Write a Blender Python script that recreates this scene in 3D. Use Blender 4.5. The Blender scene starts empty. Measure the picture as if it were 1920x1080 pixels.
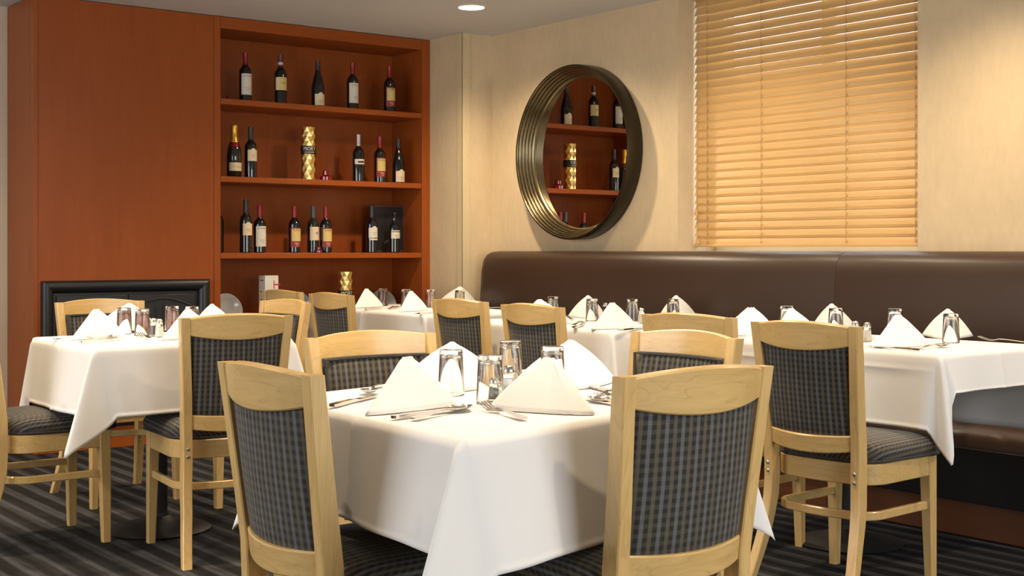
import bpy, bmesh, math, random
from math import sin, cos, pi, sqrt, atan2, radians, exp
from mathutils import Vector, Matrix

random.seed(7)
S = bpy.context.scene
COL = S.collection

# ---------------------------------------------------------------- camera
FPX, HZ, EYE, YAW = 2490.0, 470.0, 1.12, radians(37.5)   # focal length in px, horizon row, eye height
CS, SN = cos(YAW), sin(YAW)
cam = bpy.data.cameras.new('camera')
cam_o = bpy.data.objects.new('camera', cam)
COL.objects.link(cam_o)
cam_o.location = (0, 0, EYE)
cam_o.rotation_euler = (pi / 2, 0, -YAW)
cam.sensor_width = 36.0
cam.lens = FPX / 1920 * 36.0
cam.shift_y = -(540 - HZ) / 1920
cam.clip_start = 0.05
S.camera = cam_o

# ---------------------------------------------------------------- world, exposure
S.view_settings.view_transform = 'Standard'
S.view_settings.look = 'None'
S.view_settings.gamma = 1.0
S.view_settings.use_curve_mapping = False
S.view_settings.exposure = 1.55
world = bpy.data.worlds.new('sky')
S.world = world
world.use_nodes = True
world.node_tree.nodes['Background'].inputs[0].default_value = (0.80, 0.90, 1.0, 1)
world.node_tree.nodes['Background'].inputs[1].default_value = 2.2


def light(name, kind, loc, energy, color, target=None, **kw):
    d = bpy.data.lights.new(name, kind)
    d.energy = energy
    d.color = color
    for k, v in kw.items():
        setattr(d, k, v)
    o = bpy.data.objects.new(name, d)
    COL.objects.link(o)
    o.location = loc
    if target is not None:
        o.rotation_euler = (Vector(target) - Vector(loc)).to_track_quat('-Z', 'Y').to_euler()
    return o


# daylight through the glazed front of the room, behind and to the right of the camera
light('daylight', 'AREA', (2.6, -2.9, 1.55), 64, (0.92, 0.96, 1.0), target=(2.4, 3.0, 0.9), shape='RECTANGLE', size=4.2, size_y=2.0)
light('side_fill', 'AREA', (-2.5, 4.4, 1.5), 46, (0.97, 0.98, 1.0), target=(4.0, 4.4, 0.8), shape='RECTANGLE', size=4.6, size_y=1.9)  # unseen soft fill added on the left, no window there
WARM = (1.0, 0.79, 0.54)
CEIL = 2.525
DOWNLIGHTS_AND_FILL = [  # x, y, watts, beam in degrees (warm ceiling spots, two of them added as fill)
    (4.474, 6.215, 60, 146), (4.474, 4.70, 29, 146), (4.474, 3.15, 39, 138), (4.474, 1.7, 38, 140),
    (2.75, 5.75, 34, 116), (2.85, 4.35, 46, 120), (2.95, 2.95, 40, 116),
    (1.95, 5.05, 52, 78), (1.90, 2.60, 58, 78), (1.95, 0.6, 30, 110), (0.35, 5.5, 44, 120), (1.5, 6.0, 40, 150), (0.5, 3.9, 44, 120),  # last two are unseen, added to brighten the cabinet panel and front cloth
]


# ---------------------------------------------------------------- helpers: pixels to the room
def at(px, py, z):
    """point of the horizontal plane z seen at a photo pixel"""
    Y = FPX * (EYE - z) / (py - HZ)
    X = (px - 960) / FPX * Y
    return Vector((CS * X + SN * Y, -SN * X + CS * Y, z))


def on_y(px, y, z=0):
    t = (px - 960) / FPX
    Y = y / (CS - SN * t)
    return Vector((CS * t * Y + SN * Y, y, z))


# ---------------------------------------------------------------- helpers: materials
def newmat(name):
    m = bpy.data.materials.new(name)
    m.use_nodes = True
    nt = m.node_tree
    b = nt.nodes['Principled BSDF']
    return m, nt, b


class G:
    """small wrapper for wiring shader nodes"""
    def __init__(s, nt):
        s.nt = nt

    def n(s, kind, **kw):
        x = s.nt.nodes.new(kind)
        for k, v in kw.items():
            setattr(x, k, v)
        return x

    def put(s, sock, v):
        if hasattr(v, 'is_output') or isinstance(v, bpy.types.NodeSocket):
            s.nt.links.new(v, sock)
        else:
            sock.default_value = v

    def math(s, op, a, b=0.0, c=None):
        x = s.n('ShaderNodeMath', operation=op)
        s.put(x.inputs[0], a)
        s.put(x.inputs[1], b)
        if c is not None:
            s.put(x.inputs[2], c)
        return x.outputs[0]

    def mix(s, f, a, b):
        x = s.n('ShaderNodeMix', data_type='RGBA')
        s.put(x.inputs[0], f)
        s.put(x.inputs[6], a if not isinstance(a, tuple) else (*a, 1))
        s.put(x.inputs[7], b if not isinstance(b, tuple) else (*b, 1))
        return x.outputs[2]

    def coords(s, scale=(1, 1, 1), kind='Object'):
        t = s.n('ShaderNodeTexCoord')
        mp = s.n('ShaderNodeMapping')
        s.nt.links.new(t.outputs[kind], mp.inputs[0])
        mp.inputs['Scale'].default_value = scale
        return mp.outputs[0]

    def noise(s, vec, scale=5.0, detail=3.0, rough=0.5, dist=0.0):
        x = s.n('ShaderNodeTexNoise')
        s.nt.links.new(vec, x.inputs['Vector'])
        x.inputs['Scale'].default_value = scale
        x.inputs['Detail'].default_value = detail
        x.inputs['Roughness'].default_value = rough
        x.inputs['Distortion'].default_value = dist
        return x.outputs[0]

    def ramp(s, f, stops):
        x = s.n('ShaderNodeValToRGB')
        s.nt.links.new(f, x.inputs[0])
        e = x.color_ramp.elements
        while len(e) < len(stops):
            e.new(0.5)
        for el, (p, c) in zip(e, stops):
            el.position = p
            el.color = (*c, 1)
        return x.outputs[0]

    def bump(s, h, strength=0.2, dist=0.01):
        x = s.n('ShaderNodeBump')
        s.nt.links.new(h, x.inputs['Height'])
        x.inputs['Strength'].default_value = strength
        x.inputs['Distance'].default_value = dist
        return x.outputs[0]


def plain(name, col, rough=0.5, metal=0.0, coat=0.0, var=0.06, bump=0.0, scale=30, spec=0.5):
    m, nt, b = newmat(name)
    g = G(nt)
    v = g.noise(g.coords(), scale, 3)
    c2 = tuple(min(1, x * (1 + var)) for x in col)
    c1 = tuple(x * (1 - var) for x in col)
    nt.links.new(g.mix(v, c1, c2), b.inputs['Base Color'])
    b.inputs['Roughness'].default_value = rough
    b.inputs['Metallic'].default_value = metal
    b.inputs['Coat Weight'].default_value = coat
    b.inputs['Specular IOR Level'].default_value = spec
    if bump:
        nt.links.new(g.bump(v, bump, 0.002), b.inputs['Normal'])
    return m


def wood(name, a, bcol, scale, rough=0.35, coat=0.2, nscale=1.0, cont=0.5, spec=0.5, lines=False):
    m, nt, b = newmat(name)
    g = G(nt)
    co = g.coords(scale)
    n1 = g.noise(co, 2.2 * nscale, 5, 0.6, 0.8)
    n2 = g.noise(co, 14 * nscale, 3, 0.6)
    f = g.math('ADD', g.math('MULTIPLY', n1, 0.75), g.math('MULTIPLY', n2, 0.25))
    col = g.ramp(f, [(0.5 - cont / 2, a), (0.5 + cont / 2, bcol)])
    if lines:
        n3 = g.noise(g.coords(tuple(x * (0.9 if x > 5 else 0.5) for x in scale)), 1.5, 2, 0.4, 0.7)
        ln = g.math('FRACT', g.math('MULTIPLY', n3, 9.0))
        ln = g.math('LESS_THAN', g.math('ABSOLUTE', g.math('SUBTRACT', ln, 0.5)), 0.055)
        col = g.mix(g.math('MULTIPLY', ln, 0.17), col, tuple(x * 0.45 for x in a))
    nt.links.new(col, b.inputs['Base Color'])
    b.inputs['Roughness'].default_value = rough
    b.inputs['Specular IOR Level'].default_value = spec
    b.inputs['Coat Weight'].default_value = coat
    b.inputs['Coat Roughness'].default_value = 0.25
    nt.links.new(g.bump(n2, 0.05, 0.001), b.inputs['Normal'])
    return m


M = {}
MAPLE_A, MAPLE_B = (0.51, 0.32, 0.107), (0.70, 0.475, 0.195)
M['maple_v'] = wood('maple_upright_grain', MAPLE_A, MAPLE_B, (9, 9, 1.2), 0.33, 0.25, lines=True)
M['maple_h'] = wood('maple_level_grain', MAPLE_A, MAPLE_B, (1.6, 9, 12), 0.30, 0.3, lines=True)
CH_A, CH_B = (0.225, 0.048, 0.0075), (0.320, 0.078, 0.0135)
M['cherry'] = wood('cherry_veneer', CH_A, CH_B, (7, 7, 0.7), 0.33, 0.0, 1.0, 0.7, 0.22)
M['cherry_shelf'] = wood('cherry_veneer_level', CH_A, CH_B, (0.7, 7, 7), 0.33, 0.0, 1.0, 0.7, 0.22)
M['kick'] = wood('stained_kick_board', (0.10, 0.028, 0.007), (0.15, 0.045, 0.011), (7, 0.8, 7), 0.4, 0.1)


def fabric(name, seat):
    m, nt, b = newmat(name)
    g = G(nt)
    co = g.coords()
    sep = g.n('ShaderNodeSeparateXYZ')
    nt.links.new(co, sep.inputs[0])
    if seat:      # the cloth turns down over the edges of the cushion
        drop = g.math('SUBTRACT', 0.512, sep.outputs[2])
        u = g.math('ADD', g.math('ADD', sep.outputs[0], g.math('MULTIPLY', g.math('SIGN', sep.outputs[0]), drop)), 2.0)
        v = g.math('ADD', g.math('ADD', sep.outputs[1], drop), 2.0)
    else:
        u = g.math('ADD', sep.outputs[0], 2.0)
        v = g.math('ADD', sep.outputs[2], 2.0)
    P = 0.0190
    st = g.math('LESS_THAN', g.math('FRACT', g.math('DIVIDE', u, P)), 0.46)
    alt = g.math('LESS_THAN', g.math('FRACT', g.math('DIVIDE', u, 2 * P)), 0.5)
    ck = g.math('LESS_THAN', g.math('FRACT', g.math('DIVIDE', v, 0.0185)), 0.5)
    stripe = g.mix(alt, (0.105, 0.088, 0.056), (0.125, 0.122, 0.115))
    gap = g.mix(ck, (0.044, 0.037, 0.030), (0.012, 0.009, 0.008))
    weave = g.noise(g.coords((1, 1, 1)), 900, 1)
    stripe2 = g.mix(g.math('MULTIPLY', ck, 0.22), stripe, (0.03, 0.027, 0.024))
    col = g.mix(st, gap, stripe2)
    col = g.mix(g.math('MULTIPLY', weave, 0.3), col, (0.02, 0.018, 0.015))
    nt.links.new(col, b.inputs['Base Color'])
    b.inputs['Roughness'].default_value = 0.85
    b.inputs['Sheen Weight'].default_value = 0.12
    nt.links.new(g.bump(weave, 0.25, 0.001), b.inputs['Normal'])
    return m


M['fabric'] = fabric('striped_check_back_cloth', False)
M['fabric_seat'] = fabric('striped_check_seat_cloth', True)
M['piping'] = plain('upholstery_piping', (0.045, 0.040, 0.034), 0.85, var=0.7, scale=140)


def cloth_mat(name, col, bumps=0.12):
    m, nt, b = newmat(name)
    g = G(nt)
    co = g.coords()
    n1 = g.noise(co, 6, 3)
    n2 = g.noise(co, 700, 1)
    nt.links.new(g.mix(n1, tuple(x * 0.97 for x in col), col), b.inputs['Base Color'])
    b.inputs['Roughness'].default_value = 0.75
    b.inputs['Specular IOR Level'].default_value = 0.25
    b.inputs['Sheen Weight'].default_value = 0.08
    h = g.math('ADD', n1, g.math('MULTIPLY', n2, 0.03))
    nt.links.new(g.bump(h, bumps, 0.02), b.inputs['Normal'])
    return m


M['linen'] = cloth_mat('white_table_linen', (0.80, 0.78, 0.755))
M['napkin'] = cloth_mat('white_napkin_linen', (0.86, 0.835, 0.79), 0.05)


def wallpaper(name, col):
    m, nt, b = newmat(name)
    g = G(nt)
    n1 = g.noise(g.coords((1, 1, 0.7)), 4, 5, 0.65, 0.6)
    n2 = g.noise(g.coords((1, 1, 0.35)), 34, 4, 0.6)
    f = g.math('ADD', g.math('MULTIPLY', n1, 0.55), g.math('MULTIPLY', n2, 0.45))
    c = g.ramp(f, [(0.30, tuple(x * 0.88 for x in col)), (0.68, tuple(min(1, x * 1.06) for x in col))])
    nt.links.new(c, b.inputs['Base Color'])
    b.inputs['Roughness'].default_value = 0.7
    nt.links.new(g.bump(n2, 0.10, 0.003), b.inputs['Normal'])
    return m


M['wall'] = wallpaper('beige_wallpaper', (0.60, 0.47, 0.295))
M['wall_plain'] = plain('cream_wall_paint', (0.60, 0.51, 0.37), 0.7)
M['trim'] = plain('beige_corner_trim', (0.58, 0.47, 0.29), 0.4)
M['ceiling'] = plain('matt_white_ceiling', (0.60, 0.60, 0.60), 0.9, var=0.03, scale=8)


def carpet():
    m, nt, b = newmat('striped_carpet')
    g = G(nt)
    co = g.coords()
    sep = g.n('ShaderNodeSeparateXYZ')
    nt.links.new(co, sep.inputs[0])
    wob = g.noise(g.coords((1, 0.25, 1)), 6, 3)
    x = g.math('ADD', sep.outputs[0], g.math('MULTIPLY', wob, 0.02))
    s1 = g.math('SINE', g.math('MULTIPLY', x, 2 * pi / 0.105))
    s2 = g.math('SINE', g.math('MULTIPLY', x, 2 * pi / 0.037))
    cut = g.noise(g.coords((16, 2.0, 1)), 2.4, 2)
    f = g.math('ADD', g.math('MULTIPLY', s1, 0.24), g.math('MULTIPLY', s2, 0.08))
    f = g.math('ADD', f, g.math('ADD', g.math('MULTIPLY', cut, 0.4), 0.27))
    col = g.ramp(f, [(0.25, (0.0095, 0.0092, 0.0100)), (0.50, (0.021, 0.021, 0.023)), (0.72, (0.058, 0.061, 0.067))])
    pile = g.noise(g.coords(), 260, 2)
    col = g.mix(g.math('MULTIPLY', pile, 0.35), col, (0.012, 0.010, 0.009))
    nt.links.new(col, b.inputs['Base Color'])
    b.inputs['Roughness'].default_value = 0.95
    b.inputs['Specular IOR Level'].default_value = 0.15
    nt.links.new(g.bump(pile, 0.5, 0.004), b.inputs['Normal'])
    return m


M['carpet'] = carpet()


def leather():
    m, nt, b = newmat('brown_bench_vinyl')
    g = G(nt)
    n1 = g.noise(g.coords(), 3, 3)
    n2 = g.noise(g.coords(), 160, 3)
    c = g.mix(n1, (0.034, 0.016, 0.009), (0.046, 0.024, 0.014))
    nt.links.new(c, b.inputs['Base Color'])
    b.inputs['Roughness'].default_value = 0.40
    nt.links.new(g.bump(n2, 0.25, 0.002), b.inputs['Normal'])
    return m


M['vinyl'] = leather()
M['black_vinyl'] = plain('black_seat_vinyl', (0.011, 0.009, 0.008), 0.55, var=0.2, scale=60, bump=0.05, spec=0.25)
M['black_paint'] = plain('black_enamel', (0.012, 0.012, 0.013), 0.38, var=0.1)
M['black_iron'] = plain('black_iron', (0.007, 0.007, 0.0075), 0.6, var=0.2)
M['steel'] = plain('polished_steel', (0.62, 0.60, 0.57), 0.16, 1.0, var=0.02)
M['bolt'] = plain('dull_nickel_bolt', (0.42, 0.38, 0.31), 0.35, 1.0, var=0.05)
M['bronze'] = plain('dark_bronze_frame', (0.045, 0.034, 0.020), 0.34, 0.8, var=0.25, scale=22)
M['bronze_lit'] = plain('lit_bronze_ribs', (0.17, 0.135, 0.075), 0.26, 0.95, var=0.2, scale=22)  # same bronze in a lighter colour, standing in for light on the ribs
M['mirror'] = plain('mirror_silver', (0.80, 0.78, 0.74), 0.01, 1.0, var=0.0)
M['slat'] = wood('honey_blind_slat', (0.52, 0.315, 0.115), (0.66, 0.43, 0.19), (14, 0.8, 14), 0.5, 0.0)
M['cord'] = plain('tan_blind_cord', (0.30, 0.19, 0.08), 0.8)
M['gold'] = plain('hammered_gold_foil', (0.83, 0.58, 0.20), 0.28, 1.0, var=0.05)
M['gold_foil'] = plain('yellow_gold_foil', (0.78, 0.47, 0.07), 0.32, 0.75, var=0.12)
M['band'] = plain('black_card_band', (0.012, 0.011, 0.010), 0.4)
M['ink_pale'] = plain('pale_gold_print', (0.72, 0.64, 0.45), 0.5)
M['ink'] = plain('dark_print', (0.05, 0.04, 0.035), 0.6)
M['ink_red'] = plain('red_print', (0.50, 0.025, 0.02), 0.5)
M['ink_blue'] = plain('blue_print', (0.16, 0.17, 0.34), 0.6)
M['paper'] = plain('off_white_label', (0.62, 0.575, 0.47), 0.6, var=0.04)
M['paper_cream'] = plain('cream_label', (0.66, 0.53, 0.34), 0.6, var=0.05)
M['paper_yellow'] = plain('yellow_label', (0.58, 0.44, 0.15), 0.6, var=0.25, scale=120)
M['paper_red'] = plain('red_label', (0.24, 0.020, 0.015), 0.5)
M['cap_red'] = plain('red_capsule', (0.20, 0.009, 0.009), 0.3, 0.3)
M['cap_black'] = plain('black_capsule', (0.022, 0.022, 0.024), 0.35, 0.2)
M['cap_brown'] = plain('brown_capsule', (0.085, 0.030, 0.022), 0.4, 0.2)
M['cap_grey'] = plain('slate_capsule', (0.06, 0.065, 0.072), 0.4, 0.2)
M['cap_silver'] = plain('silver_printed_neck', (0.35, 0.33, 0.33), 0.35, 0.7, var=0.8, scale=160)
M['collar'] = plain('lilac_collar', (0.52, 0.44, 0.50), 0.5)
M['wine'] = plain('dark_wine_glass_bottle', (0.006, 0.006, 0.006), 0.05, var=0.1, coat=0.3)
M['wine_green'] = plain('green_black_bottle', (0.012, 0.016, 0.010), 0.05, var=0.1, coat=0.3)
M['white_card'] = plain('white_card_box', (0.66, 0.63, 0.55), 0.5)
M['grey_card'] = plain('grey_card_side', (0.24, 0.20, 0.14), 0.5)
M['frame_wood'] = plain('brown_frame', (0.075, 0.035, 0.022), 0.4)
M['black_print'] = plain('black_poster', (0.012, 0.012, 0.015), 0.4)
M['gasket'] = plain('white_lamp_rim', (0.75, 0.72, 0.66), 0.5)
M['salt'] = plain('salt', (0.85, 0.83, 0.80), 0.8)
M['pepper'] = plain('ground_pepper', (0.10, 0.085, 0.065), 0.9, var=0.8, scale=600)
M['plate'] = plain('pale_glazed_plate', (0.34, 0.34, 0.33), 0.12, coat=0.3)
M['tag'] = plain('white_care_tag', (0.62, 0.68, 0.74), 0.6)
M['leaf'] = plain('hedge_leaf', (0.05, 0.09, 0.03), 0.6, var=0.5)
M['frame_white'] = plain('white_window_frame', (0.70, 0.68, 0.64), 0.4)


def glass(name, col, rough=0.0, ior=1.48):
    m, nt, b = newmat(name)
    g = G(nt)
    n = g.noise(g.coords(), 20, 1)
    nt.links.new(g.mix(n, col, tuple(min(1, c * 1.02) for c in col)), b.inputs['Base Color'])
    b.inputs['Roughness'].default_value = rough
    b.inputs['IOR'].default_value = ior
    b.inputs['Transmission Weight'].default_value = 1.0
    return m


M['glass'] = glass('clear_glass', (0.97, 0.98, 0.97))
M['red_glass'] = plain('ruby_glass', (0.20, 0.004, 0.010), 0.06, var=0.1, coat=0.6)
M['pane'] = glass('window_pane', (0.98, 0.99, 0.99), 0.0, 1.05)


def glow(name, col, power):
    m, nt, b = newmat(name)
    b.inputs['Emission Color'].default_value = (*col, 1)
    b.inputs['Emission Strength'].default_value = power
    g = G(nt)
    nt.links.new(g.mix(g.noise(g.coords(), 5), col, col), b.inputs['Base Color'])
    return m


M['lamp'] = glow('lit_lamp_face', (1.0, 0.86, 0.62), 9.0)


# ---------------------------------------------------------------- helpers: meshes
class MB:
    def __init__(s):
        s.v = []
        s.f = []
        s.m = []
        s.mi = 0

    def add(s, vs, fs):
        k = len(s.v)
        s.v += [tuple(x) for x in vs]
        s.f += [tuple(i + k for i in f) for f in fs]
        s.m += [s.mi] * len(fs)
        return s

    def box(s, a, b):
        x0, y0, z0 = a
        x1, y1, z1 = b
        vs = [(x0, y0, z0), (x1, y0, z0), (x1, y1, z0), (x0, y1, z0), (x0, y0, z1), (x1, y0, z1), (x1, y1, z1), (x0, y1, z1)]
        return s.add(vs, [(3, 2, 1, 0), (4, 5, 6, 7), (0, 1, 5, 4), (1, 2, 6, 5), (2, 3, 7, 6), (3, 0, 4, 7)])

    def loft(s, rings, caps=True, closed=True):
        n = len(rings[0])
        vs = [p for r in rings for p in r]
        fs = []
        for i in range(len(rings) - 1):
            for j in range(n if closed else n - 1):
                a, b = i * n + j, i * n + (j + 1) % n
                fs.append((a, b, b + n, a + n))
        if caps:
            fs.append(tuple(range(n - 1, -1, -1)))
            k = (len(rings) - 1) * n
            fs.append(tuple(range(k, k + n)))
        return s.add(vs, fs)

    def lathe(s, prof, n=24, c=(0, 0, 0)):
        rings = [[(c[0] + r * cos(2 * pi * j / n), c[1] + r * sin(2 * pi * j / n), c[2] + z) for j in range(n)] for r, z in prof]
        return s.loft(rings, caps=True)

    def tube(s, pts, r, n=8, caps=True):
        pts = [Vector(p) for p in pts]
        rings = []
        up = None
        for i, p in enumerate(pts):
            t = (pts[min(i + 1, len(pts) - 1)] - pts[max(i - 1, 0)]).normalized()
            if up is None:
                up = Vector((0, 0, 1)) if abs(t.z) < 0.9 else Vector((1, 0, 0))
            a = t.cross(up)
            if a.length < 1e-6:
                a = t.cross(Vector((1, 0, 0)))
            a.normalize()
            b = a.cross(t).normalized()
            up = b
            rr = r[i] if isinstance(r, (list, tuple)) else r
            rings.append([p + a * (rr * cos(2 * pi * j / n)) + b * (rr * sin(2 * pi * j / n)) for j in range(n)])
        return s.loft(rings, caps)

    def mesh(s, name):
        me = bpy.data.meshes.new(name)
        me.from_pydata(s.v, [], s.f)
        bm = bmesh.new()
        bm.from_mesh(me)
        bmesh.ops.recalc_face_normals(bm, faces=bm.faces)
        bm.to_mesh(me)
        bm.free()
        return me

    def build(s, name, mats, parent=None, smooth=True, angle=35, bevel=0.0, sub=0, solid=0.0, recalc=True):
        if recalc:
            me = s.mesh(name)
        else:
            me = bpy.data.meshes.new(name)
            me.from_pydata(s.v, [], s.f)
        if not isinstance(mats, (list, tuple)):
            mats = [mats]
        for m in mats:
            me.materials.append(m)
        if len(mats) > 1:
            me.polygons.foreach_set('material_index', s.m)
        if smooth:
            me.polygons.foreach_set('use_smooth', [True] * len(me.polygons))
            if angle < 180:
                me.set_sharp_from_angle(angle=radians(angle))
        o = bpy.data.objects.new(name, me)
        COL.objects.link(o)
        if parent is not None:
            o.parent = parent
        if solid:
            md = o.modifiers.new('thickness', 'SOLIDIFY')
            md.thickness = solid
            md.offset = -1
        if bevel:
            md = o.modifiers.new('bevel', 'BEVEL')
            md.width = bevel
            md.segments = 2
            md.limit_method = 'ANGLE'
            md.angle_limit = radians(40)
        if sub:
            md = o.modifiers.new('subdivision', 'SUBSURF')
            md.levels = sub
            md.render_levels = sub
        return o


def rect_ring(c, ax, ay, hx, hy, ch=0.004):
    """chamfered rectangle: centre, two unit axes, half sizes"""
    c, ax, ay = Vector(c), Vector(ax), Vector(ay)
    k = [(hx - ch, -hy), (hx, -hy + ch), (hx, hy - ch), (hx - ch, hy), (-hx + ch, hy), (-hx, hy - ch), (-hx, -hy + ch), (-hx + ch, -hy)]
    return [c + ax * a + ay * b for a, b in k]


def tag(o, label, cat, group=None, kind=None):
    o['label'] = label
    o['category'] = cat
    if group:
        o['group'] = group
    if kind:
        o['kind'] = kind
    return o


def thing(name, label, cat, loc=(0, 0, 0), rz=0.0, group=None):
    o = bpy.data.objects.new(name, None)
    o.empty_display_size = 0.1
    COL.objects.link(o)
    o.location = loc
    o.rotation_euler = (0, 0, rz)
    return tag(o, label, cat, group)


def struct(o):
    o['kind'] = 'structure'
    return o


def dup(root, loc, rz, label, group=None):
    r = root.copy()
    COL.objects.link(r)
    r.location = loc
    r.rotation_euler = (0, 0, rz)
    r['label'] = label
    if group:
        r['group'] = group
    for ch in list(root.children):
        c = ch.copy()
        COL.objects.link(c)
        c.parent = r
        for gch in list(ch.children):
            d = gch.copy()
            COL.objects.link(d)
            d.parent = c
    return r


FONT_CACHE = {}


def text_polys(txt, size):
    """flat text as (verts, faces), centred on x, base line at 0"""
    key = (txt, size)
    if key not in FONT_CACHE:
        cu = bpy.data.curves.new('lettering', 'FONT')
        cu.body = txt
        cu.size = size
        cu.align_x = 'CENTER'
        cu.resolution_u = 2
        ob = bpy.data.objects.new('lettering', cu)
        COL.objects.link(ob)
        dg = bpy.context.evaluated_depsgraph_get()
        me = bpy.data.meshes.new_from_object(ob.evaluated_get(dg))
        FONT_CACHE[key] = ([tuple(v.co) for v in me.vertices], [tuple(p.vertices) for p in me.polygons])
        bpy.data.objects.remove(ob)
        bpy.data.curves.remove(cu)
        bpy.data.meshes.remove(me)
    return FONT_CACHE[key]


def print_lines(mb, r, rows):
    """rows of fine print too small to read: (z, width)"""
    for z, w in rows:
        n = max(2, int(w / 0.004))
        for i in range(n):
            a0, a1 = (-w / 2 + w * i / n) / r, (-w / 2 + w * (i + 0.72) / n) / r
            mb.add([(r * sin(a0), -r * cos(a0), z), (r * sin(a1), -r * cos(a1), z), (r * sin(a1), -r * cos(a1), z + 0.0026), (r * sin(a0), -r * cos(a0), z + 0.0026)], [(0, 1, 2, 3)])


def wrap_text(mb, txt, size, r, z, width=None, mid=0.0, vertical=False):
    """text wrapped on a cylinder of radius r, facing -y"""
    v, f = text_polys(txt, size)
    w = max(x for x, _, _ in v) - min(x for x, _, _ in v)
    k = (width / w) if width else 1.0
    out = []
    for x, y, _ in v:
        if vertical:
            a, zz = -(y * k - size * k * 0.35) / r, z + x * k
            a = -a
            a, zz = (-(y - size * 0.35) * k) / r, z + x * k
        else:
            a, zz = x * k / r, z + y * k
        out.append((r * sin(a + mid), -r * cos(a + mid), zz))
    mb.add(out, f)


# ================================================================ the room
WX = 5.20          # mirror wall plane (x = WX)
RX = 4.96          # face of the return beside the cabinet
RY = 6.99          # corner of the return
CY = 7.365         # cabinet face
BY = 7.84          # wall behind the cabinet
WIN0, WIN1 = 3.711, 5.27
X0, Y0 = -2.6, -3.4

mb = MB().box((X0, Y0, -0.10), (5.9, BY + 0.2, 0.0))
struct(mb.build('floor', M['carpet'], smooth=False))
mb = MB().box((X0, Y0, CEIL), (5.9, BY + 0.2, CEIL + 0.10))
struct(mb.build('ceiling', M['ceiling'], smooth=False))
mb = MB()
mb.box((WX, WIN1, 0), (WX + 0.45, RY + 0.35, CEIL))       # beside the mirror
mb.box((WX, Y0, 0), (WX + 0.45, WIN0, CEIL))              # right of the window
mb.box((WX, WIN0, 0), (WX + 0.45, WIN1, 1.10))            # under the sill
mb.box((RX, RY, 0), (WX, RY + 0.35, CEIL))                # the stepped return
mb.box((RX, RY + 0.35, 0), (WX + 0.45, BY + 0.2, CEIL))
struct(mb.build('wall_right', M['wall'], smooth=False))
struct(MB().box((X0, BY, 0), (RX, BY + 0.2, CEIL)).build('wall_back', M['wall_plain'], smooth=False))
struct(MB().box((X0 - 0.2, Y0, 0), (X0, BY + 0.2, CEIL)).build('wall_left', M['wall_plain'], smooth=False))
struct(MB().box((X0 - 0.2, Y0 - 0.2, 0), (5.9, Y0, CEIL)).build('wall_front', M['wall_plain'], smooth=False))
# corner guard at the step
mb = MB()
mb.box((RX - 0.006, RY - 0.006, 0.0), (RX, RY + 0.055, CEIL))
mb.box((RX - 0.006, RY - 0.006, 0.0), (RX + 0.060, RY, CEIL))
struct(mb.build('trim_1', M['trim'], bevel=0.002))
struct(MB().box((WX - 0.014, Y0, 0.0), (WX, 1.2, 0.10)).build('baseboard_right', M['trim'], bevel=0.003))

# ---- window
win = struct(MB().box((WX + 0.30, WIN0, 1.10), (WX + 0.36, WIN1, 1.16)).build('window_1', M['frame_white'], bevel=0.003))
for a, b in (((WIN0, 1.16), (WIN0 + 0.06, CEIL)), ((WIN1 - 0.06, 1.16), (WIN1, CEIL)), (((WIN0 + WIN1) / 2 - 0.025, 1.16), ((WIN0 + WIN1) / 2 + 0.025, CEIL)), ((WIN0 + .06, CEIL - 0.06), (WIN1 - 0.06, CEIL))):
    MB().box((WX + 0.30, a[0], a[1]), (WX + 0.36, b[0], b[1])).build('window_bar', M['frame_white'], win, bevel=0.003)
for y0, y1 in ((WIN0 + 0.06, (WIN0 + WIN1) / 2 - 0.025), ((WIN0 + WIN1) / 2 + 0.025, WIN1 - 0.06)):
    MB().box((WX + 0.326, y0, 1.16), (WX + 0.332, y1, CEIL - 0.06)).build('pane', M['pane'], win, smooth=False)
MB().box((WX - 0.0, WIN0, 1.10), (WX + 0.30, WIN1, 1.118)).build('window_sill', M['wall_plain'], win, smooth=False)

# ---- venetian blind
BX = 5.335
blind = thing('venetian_blind', 'honey wooden venetian blind closed over the window above the brown bench', 'blind', (BX, (WIN0 + WIN1) / 2, 1.14))
YH = (WIN1 - WIN0) / 2 - 0.008
PITCH, SW = 0.0455, 0.0515


def slat_mesh():
    mb = MB()
    rings = []
    for i in range(3):
        y = -YH + 2 * YH * i / 2
        top, bot = [], []
        for k in range(5):
            s = -0.5 + k / 4
            crown = 0.0022 * (1 - (2 * s) ** 2)
            top.append((s * SW, y, crown + 0.0014))
            bot.append((s * SW, y, crown - 0.0014))
        rings.append(top + bot[::-1])
    mb.loft(rings)
    return mb


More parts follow.
